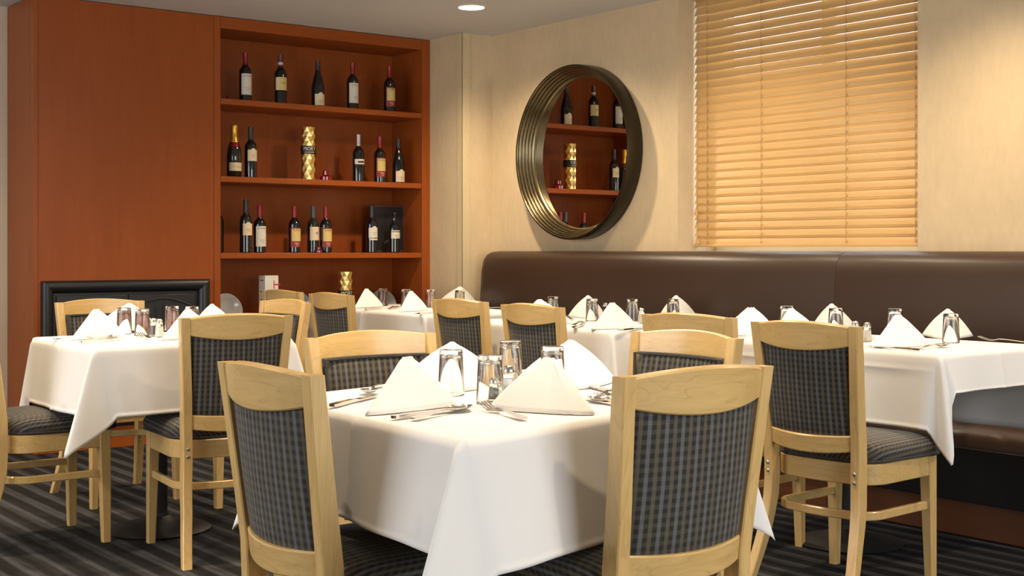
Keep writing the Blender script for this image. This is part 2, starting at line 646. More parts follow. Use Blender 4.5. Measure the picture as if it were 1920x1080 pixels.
first = slat_mesh().build('slat', M['slat'], blind, angle=60)
NSL = 30
for i in range(NSL):
    o = first if i == 0 else first.copy()
    if i:
        COL.objects.link(o)
        o.parent = blind
    o.location = (0, 0, 0.038 + i * PITCH)
    tilt = radians(67.0 + random.uniform(-1.0, 1.0))
    # room side edge hangs low, window side edge stands high
    o.rotation_euler = (radians(random.uniform(-0.05, 0.05)), -tilt, 0)
MB().box((-0.022, -YH, 0.0), (0.022, YH, 0.016)).build('bottom_rail', M['slat'], blind, bevel=0.004)
MB().box((-0.03, -YH, NSL * PITCH + 0.005), (0.03, YH, CEIL - 1.14 - 0.002)).build('head_rail', M['slat'], blind, bevel=0.003)
for yy in (-YH + 0.09, -YH * 0.36, YH * 0.36, YH - 0.10):
    mb = MB()
    mb.tube([(-0.017, yy, 0.01), (-0.017, yy, NSL * PITCH)], 0.0011, 5)
    mb.tube([(0.015, yy + 0.004, 0.01), (0.015, yy + 0.004, NSL * PITCH)], 0.0011, 5)
    for i in range(NSL):
        z = 0.038 + i * PITCH
        mb.tube([(-0.017, yy - 0.004, z - 0.020), (0.015, yy + 0.006, z + 0.016)], 0.0011, 4)
    mb.build('ladder_cord', M['cord'], blind, smooth=False)
for yy, zz in ((YH - 0.035, 0.205), (YH - 0.045, 0.045)):
    c = MB().tube([(-0.034, yy, zz), (-0.030, yy, NSL * PITCH)], 0.0009, 5).build('lift_cord', M['cord'], blind, smooth=False)
    MB().lathe([(0.003, 0.0), (0.0085, -0.004), (0.0105, -0.022), (0.009, -0.030)], 12, (-0.034, yy, zz)).build('tassel', M['slat'], c)

# ---- round mirror
MC = Vector((WX, 6.07, 1.707))
mir = thing('round_mirror', 'large round wall mirror in a deep ribbed dark bronze frame', 'mirror', MC)
mir.rotation_euler = (0, -pi / 2, 0)            # local +z points into the room (-x)
R0, DEP = 0.522, 0.115
prof = [(R0 - 0.004, 0.0), (R0, 0.004), (R0, DEP - 0.006), (R0 - 0.003, DEP), (R0 - 0.012, DEP)]
rings = [[(r * cos(2 * pi * j / 96), r * sin(2 * pi * j / 96), z) for j in range(96)] for r, z in prof]
MB().loft(rings, caps=False).build('frame', M['bronze'], mir, angle=50)
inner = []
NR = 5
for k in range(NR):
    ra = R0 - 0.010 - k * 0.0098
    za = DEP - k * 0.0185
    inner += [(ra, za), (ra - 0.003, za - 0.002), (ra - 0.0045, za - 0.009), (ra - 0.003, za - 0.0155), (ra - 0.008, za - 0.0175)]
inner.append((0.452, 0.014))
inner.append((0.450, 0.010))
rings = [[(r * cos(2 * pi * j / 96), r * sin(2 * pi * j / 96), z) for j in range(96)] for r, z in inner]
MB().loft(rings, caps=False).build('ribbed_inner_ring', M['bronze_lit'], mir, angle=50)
MB().lathe([(0.455, 0.003), (0.455, 0.009)], 96).build('mirror_glass', M['mirror'], mir, angle=30)

# ---- ceiling lamps and added fill spots
for i, (x, y, w, beam) in enumerate(DOWNLIGHTS_AND_FILL):
    if i == 0:
        dl = thing('ceiling_downlight', 'lit recessed downlight in the ceiling above the mirror wall', 'light', (x, y, CEIL))
        ring = [[(r * cos(2 * pi * j / 40), r * sin(2 * pi * j / 40), z) for j in range(40)] for r, z in ((0.083, 0.0), (0.083, -0.004), (0.079, -0.007), (0.074, -0.006), (0.072, -0.002))]
        MB().loft(ring, caps=False).build('rim', M['gasket'], dl, angle=40)
        MB().lathe([(0.0725, -0.001), (0.0725, -0.004)], 40).build('lamp_face', M['lamp'], dl)
    light('lamp_and_fill', 'SPOT', (x, y, CEIL - 0.012), w, WARM, spot_size=radians(beam), spot_blend=0.75, shadow_soft_size=0.05)

# ================================================================ cherry joinery
CX0, CXP, CXO0, CXO1 = 2.350, 3.411, 3.452, 4.896      # left edge, panel edge, shelf opening
CXR = RX
pan = thing('wood_panelled_cabinet', 'tall plain cherry wood panelled cabinet left of the bottle shelves', 'cabinet', (CX0, CY, 0))
FR = dict(parent=pan)
# carcass of the fireplace chimney panel: leave the fireplace opening free
FX0, FX1, FZ = 2.387, 3.375, 0.953
W = CXP - CX0


def L(x, y, z):
    return (x - CX0, y - CY, z)


mb = MB()
mb.box(L(CX0 + 0.02, CY, FZ - 0.02), L(CXP, CY + 0.02, CEIL - 0.004))
mb.box(L(CX0 + 0.02, CY, 0.0), L(FX0 + 0.03, CY + 0.02, FZ - 0.02))
mb.box(L(FX1 - 0.03, CY, 0.0), L(CXP, CY + 0.02, FZ - 0.02))
mb.box(L(FX0 + 0.03, CY, 0.0), L(FX1 - 0.03, CY + 0.02, 0.12))
mb.build('front_panel', M['cherry'], pan, bevel=0.002)
MB().box(L(CX0, CY - 0.004, 0), L(CX0 + 0.022, CY + 0.075, CEIL - 0.004)).build('edge_post', M['cherry'], pan, bevel=0.002)
MB().box(L(CX0, CY + 0.078, 0), L(CX0 + 0.02, BY - 0.002, CEIL - 0.004)).build('side_panel', M['cherry'], pan, bevel=0.002)
MB().box(L(CXP - 0.02, CY + 0.022, 0), L(CXP - 0.002, BY - 0.002, CEIL - 0.004)).build('side_panel', M['cherry'], pan, bevel=0.002)

fire = thing('fireplace_insert', 'black framed fireplace insert low in the cherry wood panel', 'fireplace', (FX0, CY, 0.14))
fw, fh = FX1 - FX0, FZ - 0.14


def mitre(a, b, d0, d1):
    """frame bar from corner a to corner b, profile swept inwards (outer, inner offsets)"""
    pass


prof = [(0.0, 0.0), (0.0, -0.022), (0.012, -0.034), (0.030, -0.036), (0.050, -0.028), (0.066, -0.010), (0.070, 0.0)]
for k in range(4):
    cs = [(0, 0), (fw, 0), (fw, fh), (0, fh)]
    dirs = [(1, 1), (-1, 1), (-1, -1), (1, -1)]
    a, b = cs[k], cs[(k + 1) % 4]
    da, db = dirs[k], dirs[(k + 1) % 4]
    r0 = [(a[0] + da[0] * i, d, a[1] + da[1] * i) for i, d in prof]
    r1 = [(b[0] + db[0] * i, d, b[1] + db[1] * i) for i, d in prof]
    MB().loft([r0, r1]).build('frame_bar', M['black_paint'], fire, angle=50)
MB().box((0.066, 0.004, 0.066), (fw - 0.066, 0.012, fh - 0.066)).build('back_plate', M['black_paint'], fire, smooth=False)
for s in (0, 1):
    x0 = 0.085 + s * (fw / 2 - 0.080)
    x1 = x0 + fw / 2 - 0.092
    d = MB().box((x0, -0.010, 0.085), (x1, 0.003, fh - 0.085)).build('screen_door', M['black_paint'], fire, bevel=0.003)
    mb = MB()
    for q in range(9):
        xx = x0 + 0.03 + q * (x1 - x0 - 0.06) / 8
        mb.tube([(xx, -0.013, 0.12), (xx, -0.013, fh - 0.14 - 0.02 * abs(q - 4))], 0.004, 6)
    mb.tube([(x0 + 0.02 + (x1 - x0 - 0.04) * t / 10, -0.015, fh - 0.16 + 0.05 * sin(pi * t / 10)) for t in range(11)], 0.005, 6)
    mb.build('grille', M['black_iron'], d)

shelf = thing('bottle_shelves', 'built in cherry wood shelving unit holding wine bottles', 'shelf', (CXP, CY, 0))


def L2(x, y, z):
    return (x - CXP, y - CY, z)


BKY = 7.73
ZS = [0.647, 1.107, 1.567, 2.033]
MB().box(L2(CXP, CY - 0.004, 0), L2(CXO0, BKY, CEIL - 0.004)).build('side_post', M['cherry'], shelf, bevel=0.002)
MB().box(L2(CXO1, CY - 0.004, 0), L2(CXR - 0.002, BKY, CEIL - 0.004)).build('side_post', M['cherry'], shelf, bevel=0.002)
MB().box(L2(CXO0 + 0.001, CY - 0.004, 2.452), L2(CXO1 - 0.001, BKY, CEIL - 0.004)).build('top_rail', M['cherry_shelf'], shelf, bevel=0.002)
MB().box(L2(CXP, BKY + 0.001, 0), L2(CXR - 0.002, BKY + 0.02, CEIL - 0.004)).build('back_panel', M['cherry'], shelf, smooth=False)
MB().box(L2(CXO0 + 0.001, CY + 0.004, 0), L2(CXO1 - 0.001, CY + 0.022, ZS[0] - 0.036)).build('lower_panel', M['cherry'], shelf, bevel=0.002)
for z in ZS:
    MB().box(L2(CXO0 + 0.001, CY - 0.002, z - 0.035), L2(CXO1 - 0.001, BKY, z)).build('shelf_board', M['cherry_shelf'], shelf, bevel=0.003)

# ================================================================ bench along the wall
ben = thing('banquette_bench', 'long dark brown padded bench along the mirror wall', 'bench', (4.60, 1.0, 0))
BY0, BY1, BSEAM = 0.2, 6.93, 4.05


def back_panel(y0, y1, r0, r1):
    # section in x-z, front edge toward the room
    sec = [(WX - 0.004, 0.42), (5.060, 0.42), (5.020, 0.50), (5.018, 0.80), (5.030, 1.00), (5.045, 1.065), (5.070, 1.098), (5.105, 1.113), (5.150, 1.117), (WX - 0.004, 1.115)]
    rings = []
    ys = [y0 + r0 * (1 - cos(t * pi / 12)) for t in range(7)] if r0 else [y0]
    ye = [y1 - r1 * (1 - cos(t * pi / 12)) for t in range(6, -1, -1)] if r1 else [y1]
    for i, y in enumerate(ys + ye):
        d = 0.0
        if r0 and i < 7:
            d = r0 * (1 - sin(i * pi / 12))
        elif r1 and i >= len(ys):
            d = r1 * (1 - sin((len(ye) - 1 - (i - len(ys))) * pi / 12))
        rings.append([(min(x + d * (0.8 if x < WX - 0.01 else 0), WX - 0.004) - 4.60, y - 1.0, z - (d * 0.55 if z > 0.9 else 0)) for x, z in sec])
    return MB().loft(rings).build('back_cushion', M['vinyl'], ben, angle=55)


back_panel(BSEAM + 0.0006, BY1, 0.003, 0.085)
back_panel(1.2, BSEAM - 0.0006, 0.010, 0.003)
back_panel(BY0, 1.196, 0.010, 0.010)


def seat_panel(y0, y1):
    sec = [(5.03, 0.14), (4.565, 0.14), (4.556, 0.16), (4.552, 0.36), (4.560, 0.395), (4.585, 0.420), (4.640, 0.432), (4.82, 0.436), (5.03, 0.425)]
    rings = [[(x - 4.60 + d * (0.3 if x < 4.9 else 0), y - 1.0, z) for x, z in sec] for y, d in ((y0, 0.02), (y0 + 0.006, 0.005), (y0 + 0.015, 0), (y1 - 0.015, 0), (y1 - 0.006, 0.005), (y1, 0.02))]
    o = MB().loft(rings).build('seat_cushion', M['vinyl'], ben, angle=50)
    # black facing strip below the rolled brown edge
    MB().box((4.545 - 4.60, y0 - 1.0 + 0.004, 0.142), (4.553 - 4.60, y1 - 1.0 - 0.004, 0.352)).build('front_facing', M['black_vinyl'], ben, bevel=0.003)


seat_panel(BSEAM + 0.002, BY1)
seat_panel(1.2, BSEAM - 0.002)
seat_panel(BY0, 1.196)
MB().box((4.585 - 4.60, BY0 - 1.0, 0.0), (4.61 - 4.60, BY1 - 1.0, 0.139)).build('kick_board', M['kick'], ben, bevel=0.002)

# ================================================================ chairs
CH = 0.881


def lean(z):
    if z > 0.48:
        return -0.046 * (z - 0.48) / 0.40
    if z > 0.34:
        return 0.0
    return -0.092 * ((0.34 - z) / 0.34) ** 1.6


def stile_half(z):          # outer half width of the two uprights
    pts = [(0, 0.216), (0.18, 0.196), (0.34, 0.187), (0.40, 0.187), (0.55, 0.190), (0.881, 0.2105)]
    for (a, x), (b, y) in zip(pts, pts[1:]):
        if z <= b:
            return x + (y - x) * (z - a) / (b - a)
    return pts[-1][1]


def stile_depth(z):
    pts = [(0, 0.030), (0.30, 0.046), (0.45, 0.048), (0.881, 0.036)]
    for (a, x), (b, y) in zip(pts, pts[1:]):
        if z <= b:
            return x + (y - x) * (z - a) / (b - a)
    return pts[-1][1]


SWD = 0.034


def bow(x, k=0.034, hw=0.19):
    return -k * (1 - min(1, (x / hw)) ** 2)


def make_chair(label):
    c = thing('dining_chair', label, 'chair', group='maple dining chairs')
    for s in (-1, 1):
        rings = []
        for z in [0.0, 0.06, 0.12, 0.18, 0.24, 0.30, 0.36, 0.42, 0.50, 0.60, 0.70, 0.80, 0.881]:
            d = stile_depth(z)
            xo = stile_half(z)
            dzdy = 0.0
            rings.append(rect_ring((s * (xo - SWD / 2), lean(z) + d / 2, z), (1, 0, 0), (0, 1, 0), SWD / 2, d / 2, 0.003))
        leg = MB().loft(rings).build('rear_leg', M['maple_v'], c, angle=40)
        for zb in (0.382, 0.409):
            b = MB()
            rr = [[(r * cos(2 * pi * j / 12) + s * (0.187 - SWD / 2), lean(zb) - y, zb + r * sin(2 * pi * j / 12)) for j in range(12)] for r, y in ((0.0062, -0.001), (0.0062, 0.0015), (0.0048, 0.0032), (0.0018, 0.0040))]
            b.loft(rr).build('bolt', M['bolt'], leg)
        # front leg, tapering on the inside
        rings = []
        for z in (0.0, 0.10, 0.20, 0.30, 0.40, 0.432):
            t = z / 0.432
            hx = 0.0145 + 0.0075 * t
            hy = 0.0155 + 0.0065 * t
            rings.append(rect_ring((s * (0.206 - hx), 0.428 - hy, z), (1, 0, 0), (0, 1, 0), hx, hy, 0.003))
        MB().loft(rings).build('front_leg', M['maple_v'], c, angle=40)

    def upath(hw, y_back, y_front, r, n=8, bw=0.012):
        pts = [(-hw, y_front)]
        pts.append((-hw, (y_front + y_back + r) / 2))
        for i in range(n + 1):
            a = pi + (pi / 2) * i / n
            pts.append((-hw + r + r * cos(a), y_back + r + r * sin(a)))
        for i in range(1, 5):
            x = (-hw + r) + 2 * (hw - r) * i / 5
            pts.append((x, y_back - bw * (1 - (x / (hw - r)) ** 2)))
        for i in range(n + 1):
            a = 1.5 * pi + (pi / 2) * i / n
            pts.append((hw - r + r * cos(a), y_back + r + r * sin(a)))
        pts.append((hw, (y_front + y_back + r) / 2))
        pts.append((hw, y_front))
        return pts

    def ring_rail(pts, z0, z1, th):
        rings = []
        for i, (x, y) in enumerate(pts):
            a, b = pts[max(i - 1, 0)], pts[min(i + 1, len(pts) - 1)]
            t = Vector((b[0] - a[0], b[1] - a[1], 0)).normalized()
            n = Vector((t.y, -t.x, 0))
            rings.append(rect_ring((x, y, (z0 + z1) / 2), n, (0, 0, 1), th / 2, (z1 - z0) / 2, 0.003))
        return MB().loft(rings)

    ap = ring_rail(upath(0.190, 0.058, 0.395, 0.085), 0.366, 0.434, 0.022)
    ap.box((-0.170, 0.396, 0.366), (0.170, 0.420, 0.434))
    ap.build('seat_frame', M['maple_h'], c, angle=40)
    ring_rail(upath(0.184, 0.050, 0.400, 0.085), 0.252, 0.280, 0.018).build('stretcher', M['maple_h'], c, angle=40)

    # seat cushion
    def outline(grow):
        o = []
        pts = [(0.215, 0.452, 0.045), (-0.215, 0.452, 0.045), (-0.200, 0.052, 0.10), (0.200, 0.052, 0.10)]
        k = len(pts)
        for i, (x, y, r) in enumerate(pts):
            sx, sy = (1 if x > 0 else -1), (1 if y > 0.2 else -1)
            cx, cy = x - sx * r, y - sy * r
            a0 = {(1, 1): 0, (-1, 1): pi / 2, (-1, -1): pi, (1, -1): 1.5 * pi}[(sx, sy)]
            for j in range(7):
                a = a0 + pi / 2 * j / 6
                o.append((cx + r * cos(a), cy + r * sin(a)))
        cx, cy = 0, 0.25
        return [(cx + (x - cx) * grow, cy + (y - cy) * grow) for x, y in o]

    rings = []
    for g_, z in ((0.965, 0.436), (1.0, 0.441), (1.022, 0.452), (1.026, 0.463), (1.012, 0.476), (0.972, 0.488), (0.905, 0.496), (0.81, 0.502), (0.68, 0.507), (0.5, 0.511), (0.3, 0.513), (0.05, 0.514)):
        rings.append([(x, y, z) for x, y in outline(g_)])
    cu = MB().loft(rings).build('seat_cushion', M['fabric_seat'], c, angle=80)
    pp = outline(1.006)
    pp = pp + pp[:1]
    MB().tube([(x, y, 0.441) for x, y in pp], 0.0052, 6).build('piping', M['piping'], cu)

    # crest rail, bowed backwards, arched on top
    def rail(z_lo, z_hi, hw, th, k, zt, name, y_off=0.0):
        rings = []
        N = 14
        for i in range(N + 1):
            x = -hw + 2 * hw * i / N
            u = x / hw
            lo = z_lo[0] + (z_lo[1] - z_lo[0]) * (1 - u * u)
            hi = z_hi[0] + (z_hi[1] - z_hi[0]) * (1 - u * u)
            yb = bow(x, k, hw)
            h = (hi - lo) / 2
            zc = (hi + lo) / 2
            tilt = Vector((0, lean(hi) - lean(lo), hi - lo)).normalized()
            nrm = Vector((0, tilt.z, -tilt.y))
            rings.append(rect_ring((x, lean(zc) + yb + th / 2 + y_off, zc), nrm, tilt, th / 2, h, 0.0035))
        return MB().loft(rings).build(name, M['maple_h'], c, angle=40)

    rail((0.818, 0.799), (0.880, 0.894), 0.1775, 0.024, 0.036, 0, 'crest_rail', 0.004)
    rail((0.478, 0.466), (0.531, 0.524), 0.1565, 0.020, 0.036, 0, 'lower_back_rail', 0.006)

    # upholstered back pad, seen from both sides
    rings = []
    N = 12
    for i in range(N + 1):
        u = -1 + 2 * i / N
        ring = []
        edge = max(0.0, 1 - abs(u) ** 10)
        for (zz, dd) in ((0.515, 0.3), (0.520, 0.0), (0.56, -0.05), (0.66, -0.10), (0.76, -0.05), (0.815, 0.0), (0.825, 0.3), (0.825, 0.72), (0.815, 1.0), (0.76, 1.15), (0.66, 1.22), (0.56, 1.15), (0.520, 1.0), (0.515, 0.72)):
            hw = stile_half(zz) - SWD + 0.001
            th = 0.036 * (0.55 + 0.45 * edge)
            x = u * hw
            ring.append((x, lean(zz) + bow(x, 0.030, hw) + 0.012 + dd * th, zz))
        rings.append(ring)
    pad = MB().loft(rings).build('back_pad', M['fabric'], c, angle=80)
    pts = []
    for i in range(N + 1):
        u = -1 + 2 * i / N
        hw = stile_half(0.82) - SWD - 0.004
        x = u * hw
        pts.append((x, lean(0.82) + bow(x, 0.030, hw) + 0.012 + 0.036, 0.822))
    hw = stile_half(0.52) - SWD - 0.004
    for i in range(1, 6):
        z = 0.822 - 0.30 * i / 5
        h_ = stile_half(z) - SWD - 0.004
        pts.append((h_, lean(z) + 0.012 + 0.034, z))
    left = [(-p[0], p[1], p[2]) for p in pts[N + 1:]][::-1]
    MB().tube(left + pts, 0.005, 6).build('piping', M['piping'], pad)
    return c


def D(a):
    return radians(a)


CHAIRS = [  # x, y, turn (0 faces +y), label
    (1.281, 2.450, -91, 'nearest maple chair at the left edge of the front table, back turned and steeply angled'),
    (1.897, 1.898, 0, 'nearest maple chair at the right edge of the front table, broad back facing the viewer'),
    (1.965, 3.185, 180, 'maple chair facing the viewer behind the left side of the front table'),
    (2.655, 2.690, 90, 'maple chair facing left behind the right side of the front table'),
    (3.415, 2.851, -86, 'maple chair at the right bench table with its whole side and legs showing'),
    (3.500, 3.470, -83, 'maple chair whose plain crest shows just above the chair facing left at the front table'),
    (3.590, 4.500, -91, 'right one of two maple chairs at the middle bench table, above the glasses'),
    (3.686, 5.180, -89, 'left one of two maple chairs at the middle bench table'),
    (3.655, 6.350, -88, 'right one of two maple chairs at the far bench table in front of the shelves'),
    (3.700, 7.000, -87, 'farthest maple chair, only its crest showing before the lowest bottle shelf'),
    (2.142, 4.453, -7, 'maple chair with its back to the viewer at the left table, bolts and legs showing'),
    (1.460, 5.200, -90, 'maple chair cut by the left picture edge with a wide seat under the left table'),
    (2.260, 6.090, 180, 'maple chair facing the viewer before the black fireplace'),
    (2.910, 5.570, 92, 'maple chair facing left at the far side of the left table, shiny crest'),
]
proto = None
for x, y, a, lab in CHAIRS:
    if proto is None:
        proto = make_chair(lab)
        proto.location = (x, y, 0)
        proto.rotation_euler = (0, 0, D(a))
    else:
        dup(proto, (x, y, 0), D(a), lab)

# ================================================================ tables and cloths
TZ = 0.775


def table(name_label, cx, cy, hx, hy, bases):
    t = thing('pedestal_table', name_label, 'table', (cx, cy, 0), 0, 'pedestal tables under white cloths')
    MB().box((-hx, -hy, TZ - 0.036), (hx, hy, TZ - 0.006)).build('tabletop', M['maple_h'], t, bevel=0.003)
    for bx, by in bases:
        MB().lathe([(0.20, 0.002), (0.205, 0.008), (0.195, 0.014), (0.12, 0.030), (0.055, 0.048), (0.040, 0.060), (0.038, 0.075)], 40, (bx, by, 0)).build('base', M['black_iron'], t, angle=40)
        MB().lathe([(0.034, 0.07), (0.034, TZ - 0.06), (0.11, TZ - 0.05), (0.11, TZ - 0.037)], 24, (bx, by, 0)).build('column', M['black_iron'], t, angle=40)
    return t


def cloth(label, quad, drops, flaps, creases=True, seed=1, wave=0.006, level_crease=False):
    """quad: 4 corners counter-clockwise from above; drops: one per side k (corner k to k+1);
    flaps: per corner (w_in, w_out, dir vector, reach, tip drop factor)"""
    rnd = random.Random(seed)
    C = [Vector((x, y, 0)) for x, y in quad]
    ph = [rnd.uniform(0, 6) for _ in range(8)]
    n_side = 26
    ts = [0.0, 0.0, 0.05, 0.12, 0.18, 0.20, 0.22, 0.35, 0.5, 0.65, 0.8, 0.92, 0.957, 0.962, 1.0]
    rings = []
    ctr = sum(C, Vector()) / 4
    for j, t in enumerate(ts):
        ring = []
        for k in range(4):
            a, b = C[k], C[(k + 1) % 4]
            d = (b - a).normalized()
            ln = (b - a).length
            n = Vector((d.y, -d.x, 0))
            dr = drops[k]
            f0, f1 = flaps[k], flaps[(k + 1) % 4]
            s0 = 0.016 + f0[1] * t * dr
            s1 = ln - 0.016 - f1[0] * t * dr
            cr = ln * 0.5
            ss = [s0 + (s1 - s0) * i / (n_side - 1) for i in range(n_side)]
            if creases:
                i = min(range(n_side), key=lambda q: abs(ss[q] - cr))
                if 1 < i < n_side - 2:
                    ss[i] = cr
                    ss[i - 1] = cr - 0.010
                    ss[i + 1] = cr + 0.010
            for s in ss:
                off = wave * t * (sin(s * 11 + ph[k]) + 0.6 * sin(s * 23 + ph[k + 4]))
                if creases and abs(s - cr) < 0.004:
                    off += 0.0075
                if t > 0.96:
                    off += 0.0016          # the turned hem
                if level_crease and k == 3 and t == 0.20:
                    off += 0.0035 * min(1, s / 0.2, (ln - s) / 0.2)          # pressed fold across the near side
                p = a + d * s
                if j == 0:
                    q = p - n * 0.010
                    ring.append((q.x, q.y, TZ))
                elif j == 1:
                    q = p + n * 0.0
                    ring.append((q.x, q.y, TZ - 0.003))
                else:
                    q = p + n * (0.006 + off + 0.022 * t)
                    ring.append((q.x, q.y, TZ - 0.008 - t * (dr - 0.008)))
            # the corner fold
            d2 = (C[(k + 2) % 4] - b).normalized()
            dr2 = drops[(k + 1) % 4]
            L_ = sqrt(dr * dr + dr2 * dr2) * f1[4]
            n2 = Vector((d2.y, -d2.x, 0))
            e = Vector((f1[2][0], f1[2][1], 0)).normalized()
            NA = 13
            for q_ in range(1, NA):
                al = q_ / NA
                drp = (dr + (L_ - dr) * (1 - (1 - min(1, al * 2)) ** 1.3)) if al < 0.5 else (dr2 + (L_ - dr2) * (1 - (1 - min(1, (1 - al) * 2)) ** 1.3))
                if j == 0:
                    p = b - d * 0.016 * (1 - al) + d2 * 0.016 * al - (n * (1 - al) + n2 * al) * 0.010
                    ring.append((p.x, p.y, TZ))
                elif j == 1:
                    p = b - d * 0.012 * (1 - al) + d2 * 0.012 * al
                    ring.append((p.x, p.y, TZ - 0.003))
                else:
                    sa = -d * (0.016 + f1[0] * t * dr) + n * (0.006 + 0.022 * t)
                    sb = d2 * (0.016 + f1[1] * t * dr2) + n2 * (0.006 + 0.022 * t)
                    lin = sa * (1 - al) + sb * al
                    pin = (sin(pi * min(1, al / 0.34)) if al < 0.34 else 0) + (sin(pi * min(1, (1 - al) / 0.34)) if al > 0.66 else 0)
                    lin -= (n + n2).normalized() * (0.016 * t * pin)
                    out = e * (f1[3] * t * L_ * sin(pi * al) ** 1.6) + e * 0.012 * sin(pi * al)
                    p = b + lin + out
                    ring.append((p.x, p.y, TZ - 0.008 - t * (drp - 0.008)))
        rings.append(ring)
    mb = MB()
    n = len(rings[0])
    # flat top: shrink to the centre
    tops = []
    for g_ in (0.06, 0.5, 0.93):
        tops.append([(ctr.x + (x - ctr.x) * g_, ctr.y + (y - ctr.y) * g_, TZ) for x, y, z in rings[0]])
    mb.loft(tops + rings, caps=False)
    mb.f.append(tuple(range(n)))
    mb.m.append(0)
    o = mb.build('tablecloth', M['linen'], None, angle=180, solid=0.0015)
    tag(o, label, 'tablecloth', 'white tablecloths')
    return o


FL = lambda wi, wo, d, r, tf=0.97: (wi, wo, d, r, tf)
# front table
F1, R1, L1 = at(866, 825, TZ), at(1363, 741, TZ), at(517, 744, TZ)
B1 = R1 + L1 - F1
quad = [(F1.x, F1.y), (R1.x, R1.y), (B1.x, B1.y), (L1.x, L1.y)]
c1 = (F1 + R1 + B1 + L1) / 4
table('front table under a white cloth, nearest to the viewer', c1.x, c1.y, 0.34, 0.34, [(0, 0)])
cloth('white cloth on the front table, nearest to the viewer', quad, [0.254, 0.25, 0.25, 0.215],
      [FL(0.10, 0.20, (-1, -0.42), 0.55, 1.05), FL(0.1, 0.1, (1, -1), 0.3), FL(0.1, 0.1, (1, 1), 0.3), FL(0.1, 0.1, (-1, 1), 0.3)], seed=2)
# left table
T3 = (1.706, 4.673, 2.50, 5.37)
table('left table under a white cloth, before the fireplace', 2.10, 5.04, 0.34, 0.33, [(0.02, 0.05)])
cloth('white cloth on the left table before the fireplace', [(T3[0], T3[1]), (T3[2], T3[1]), (T3[2], T3[3]), (T3[0], T3[3])], [0.254, 0.28, 0.29, 0.254],
      [FL(0.10, 0.22, (-1, -0.45), 0.40, 1.06), FL(0.1, 0.1, (1, -0.8), 0.3), FL(0.1, 0.1, (1, 1), 0.3), FL(0.12, 0.1, (-0.5, 1), 0.25, 1.12)], seed=3)
# bench tables
def bench_table(lab1, lab2, x0, y0, x1, y1, seed, dl=(0.13, 0.32, 0.13, 0.254)):
    table(lab1, (x0 + x1) / 2, (y0 + y1) / 2, (x1 - x0) / 2 - 0.02, (y1 - y0) / 2 - 0.02, [(-0.04, 0.0)])
    return cloth(lab2, [(x0, y0), (x1, y0), (x1, y1), (x0, y1)], list(dl),
                 [FL(0.03, 0.16, (-0.45, -1), 0.16, 1.28), FL(0.1, 0.05, (0.2, -1), 0.2), FL(0.1, 0.1, (0.2, 1), 0.2), FL(0.1, 0.1, (-0.2, 1), 0.2)], seed=seed, level_crease=(seed == 4))


bench_table('right bench table under a white cloth', 'white cloth on the right bench table', 3.825, 2.645, 4.50, 3.86, 4)
bench_table('middle bench table under a white cloth', 'white cloth on the middle bench table', 3.80, 4.25, 4.48, 5.40, 5, (0.31, 0.32, 0.13, 0.254))
bench_table('far bench table under a white cloth', 'white cloth on the far bench table by the shelves', 3.985, 5.97, 4.70, 7.26, 6, (0.31, 0.30, 0.10, 0.254))
# care tag on the far hem of the right cloth
tg = MB().box((4.506, 2.700, 0.432), (4.509, 2.735, 0.462)).build('care_tag', M['tag'], None, smooth=False)
tag(tg, 'small white and blue care tag hanging from the far hem of the right bench tablecloth', 'tag')
mb = MB()
mb.tube([(4.5055, 2.7175 + 0.007 * cos(a * pi / 6), 0.450 + 0.005 * sin(a * pi / 6)) for a in range(13)], 0.0009, 4)
mb.build('printed_ring', M['ink_blue'], tg)

# ================================================================ napkins
def napkin_mesh(op, Lw, h, ax, seed):
    """standing pyramid napkin: front crease foot at the origin, wings spread around +y"""
    rnd = random.Random(seed)
    R = Vector((0, 0, 0))
    A = Vector((0, ax, h))
    W = [Vector((-Lw * sin(op / 2), Lw * cos(op / 2), 0)), Vector((Lw * sin(op / 2), Lw * cos(op / 2), 0))]
    mb = MB()

    def sheet(scale, inset, lift):
        NU, NT = 40, 12
        vs = []
        for j in range(NT + 1):
            t = j / NT
            for i in range(NU + 1):
                u = -1 + 2 * i / NU
                w = W[0] if u < 0 else W[1]
                au = sqrt(u * u + 0.0016) - 0.04 * (1 - abs(u))
                au = max(0.0, au)
                rid = R.lerp(A, t)
                ctrl = (w + A) / 2 + (w - R).normalized() * (0.018 * scale) + Vector((0, 0, 0.016))
                o1 = w * (1 - t) ** 2 + ctrl * (2 * t * (1 - t)) + A * t * t
                p = rid.lerp(o1, au * scale)
                side = Vector((w.y, -w.x, 0)).normalized() * (1 if u >= 0 else -1)
                p += side * (0.010 * sin(pi * min(1, au)) * (1 - t))
                if seed == 1 and 0.04 < au < 0.42:      # stacked pleats beside the front crease
                    p += side * (0.0055 * (0.5 - 0.5 * cos(2 * pi * (au - 0.04) / 0.127)) * (1 - 0.5 * t))
                p += Vector((0, inset, lift * (1 - abs(u))))
                p.x += (1 if u > 0 else -1 if u < 0 else 0) * 0.0095 * min(1, abs(u) / 0.13) * (1 - 0.65 * t) * scale ** 8
                if j == NT:
                    p = A + Vector((u * 0.006, inset + abs(u) * 0.004, -0.001 * abs(u)))
                vs.append(p)
        fs = []
        for j in range(NT):
            for i in range(NU):
                a = j * (NU + 1) + i
                fs.append((a, a + 1, a + NU + 2, a + NU + 1))
        mb.add(vs, fs)

    sheet(1.0, 0.0, 0)
    sheet(0.95, 0.012, 0)
    sheet(0.90, 0.022, 0)
    for k, v in enumerate(mb.v):
        mb.v[k] = (v[0], v[1], max(0.0005, v[2]))
    return mb


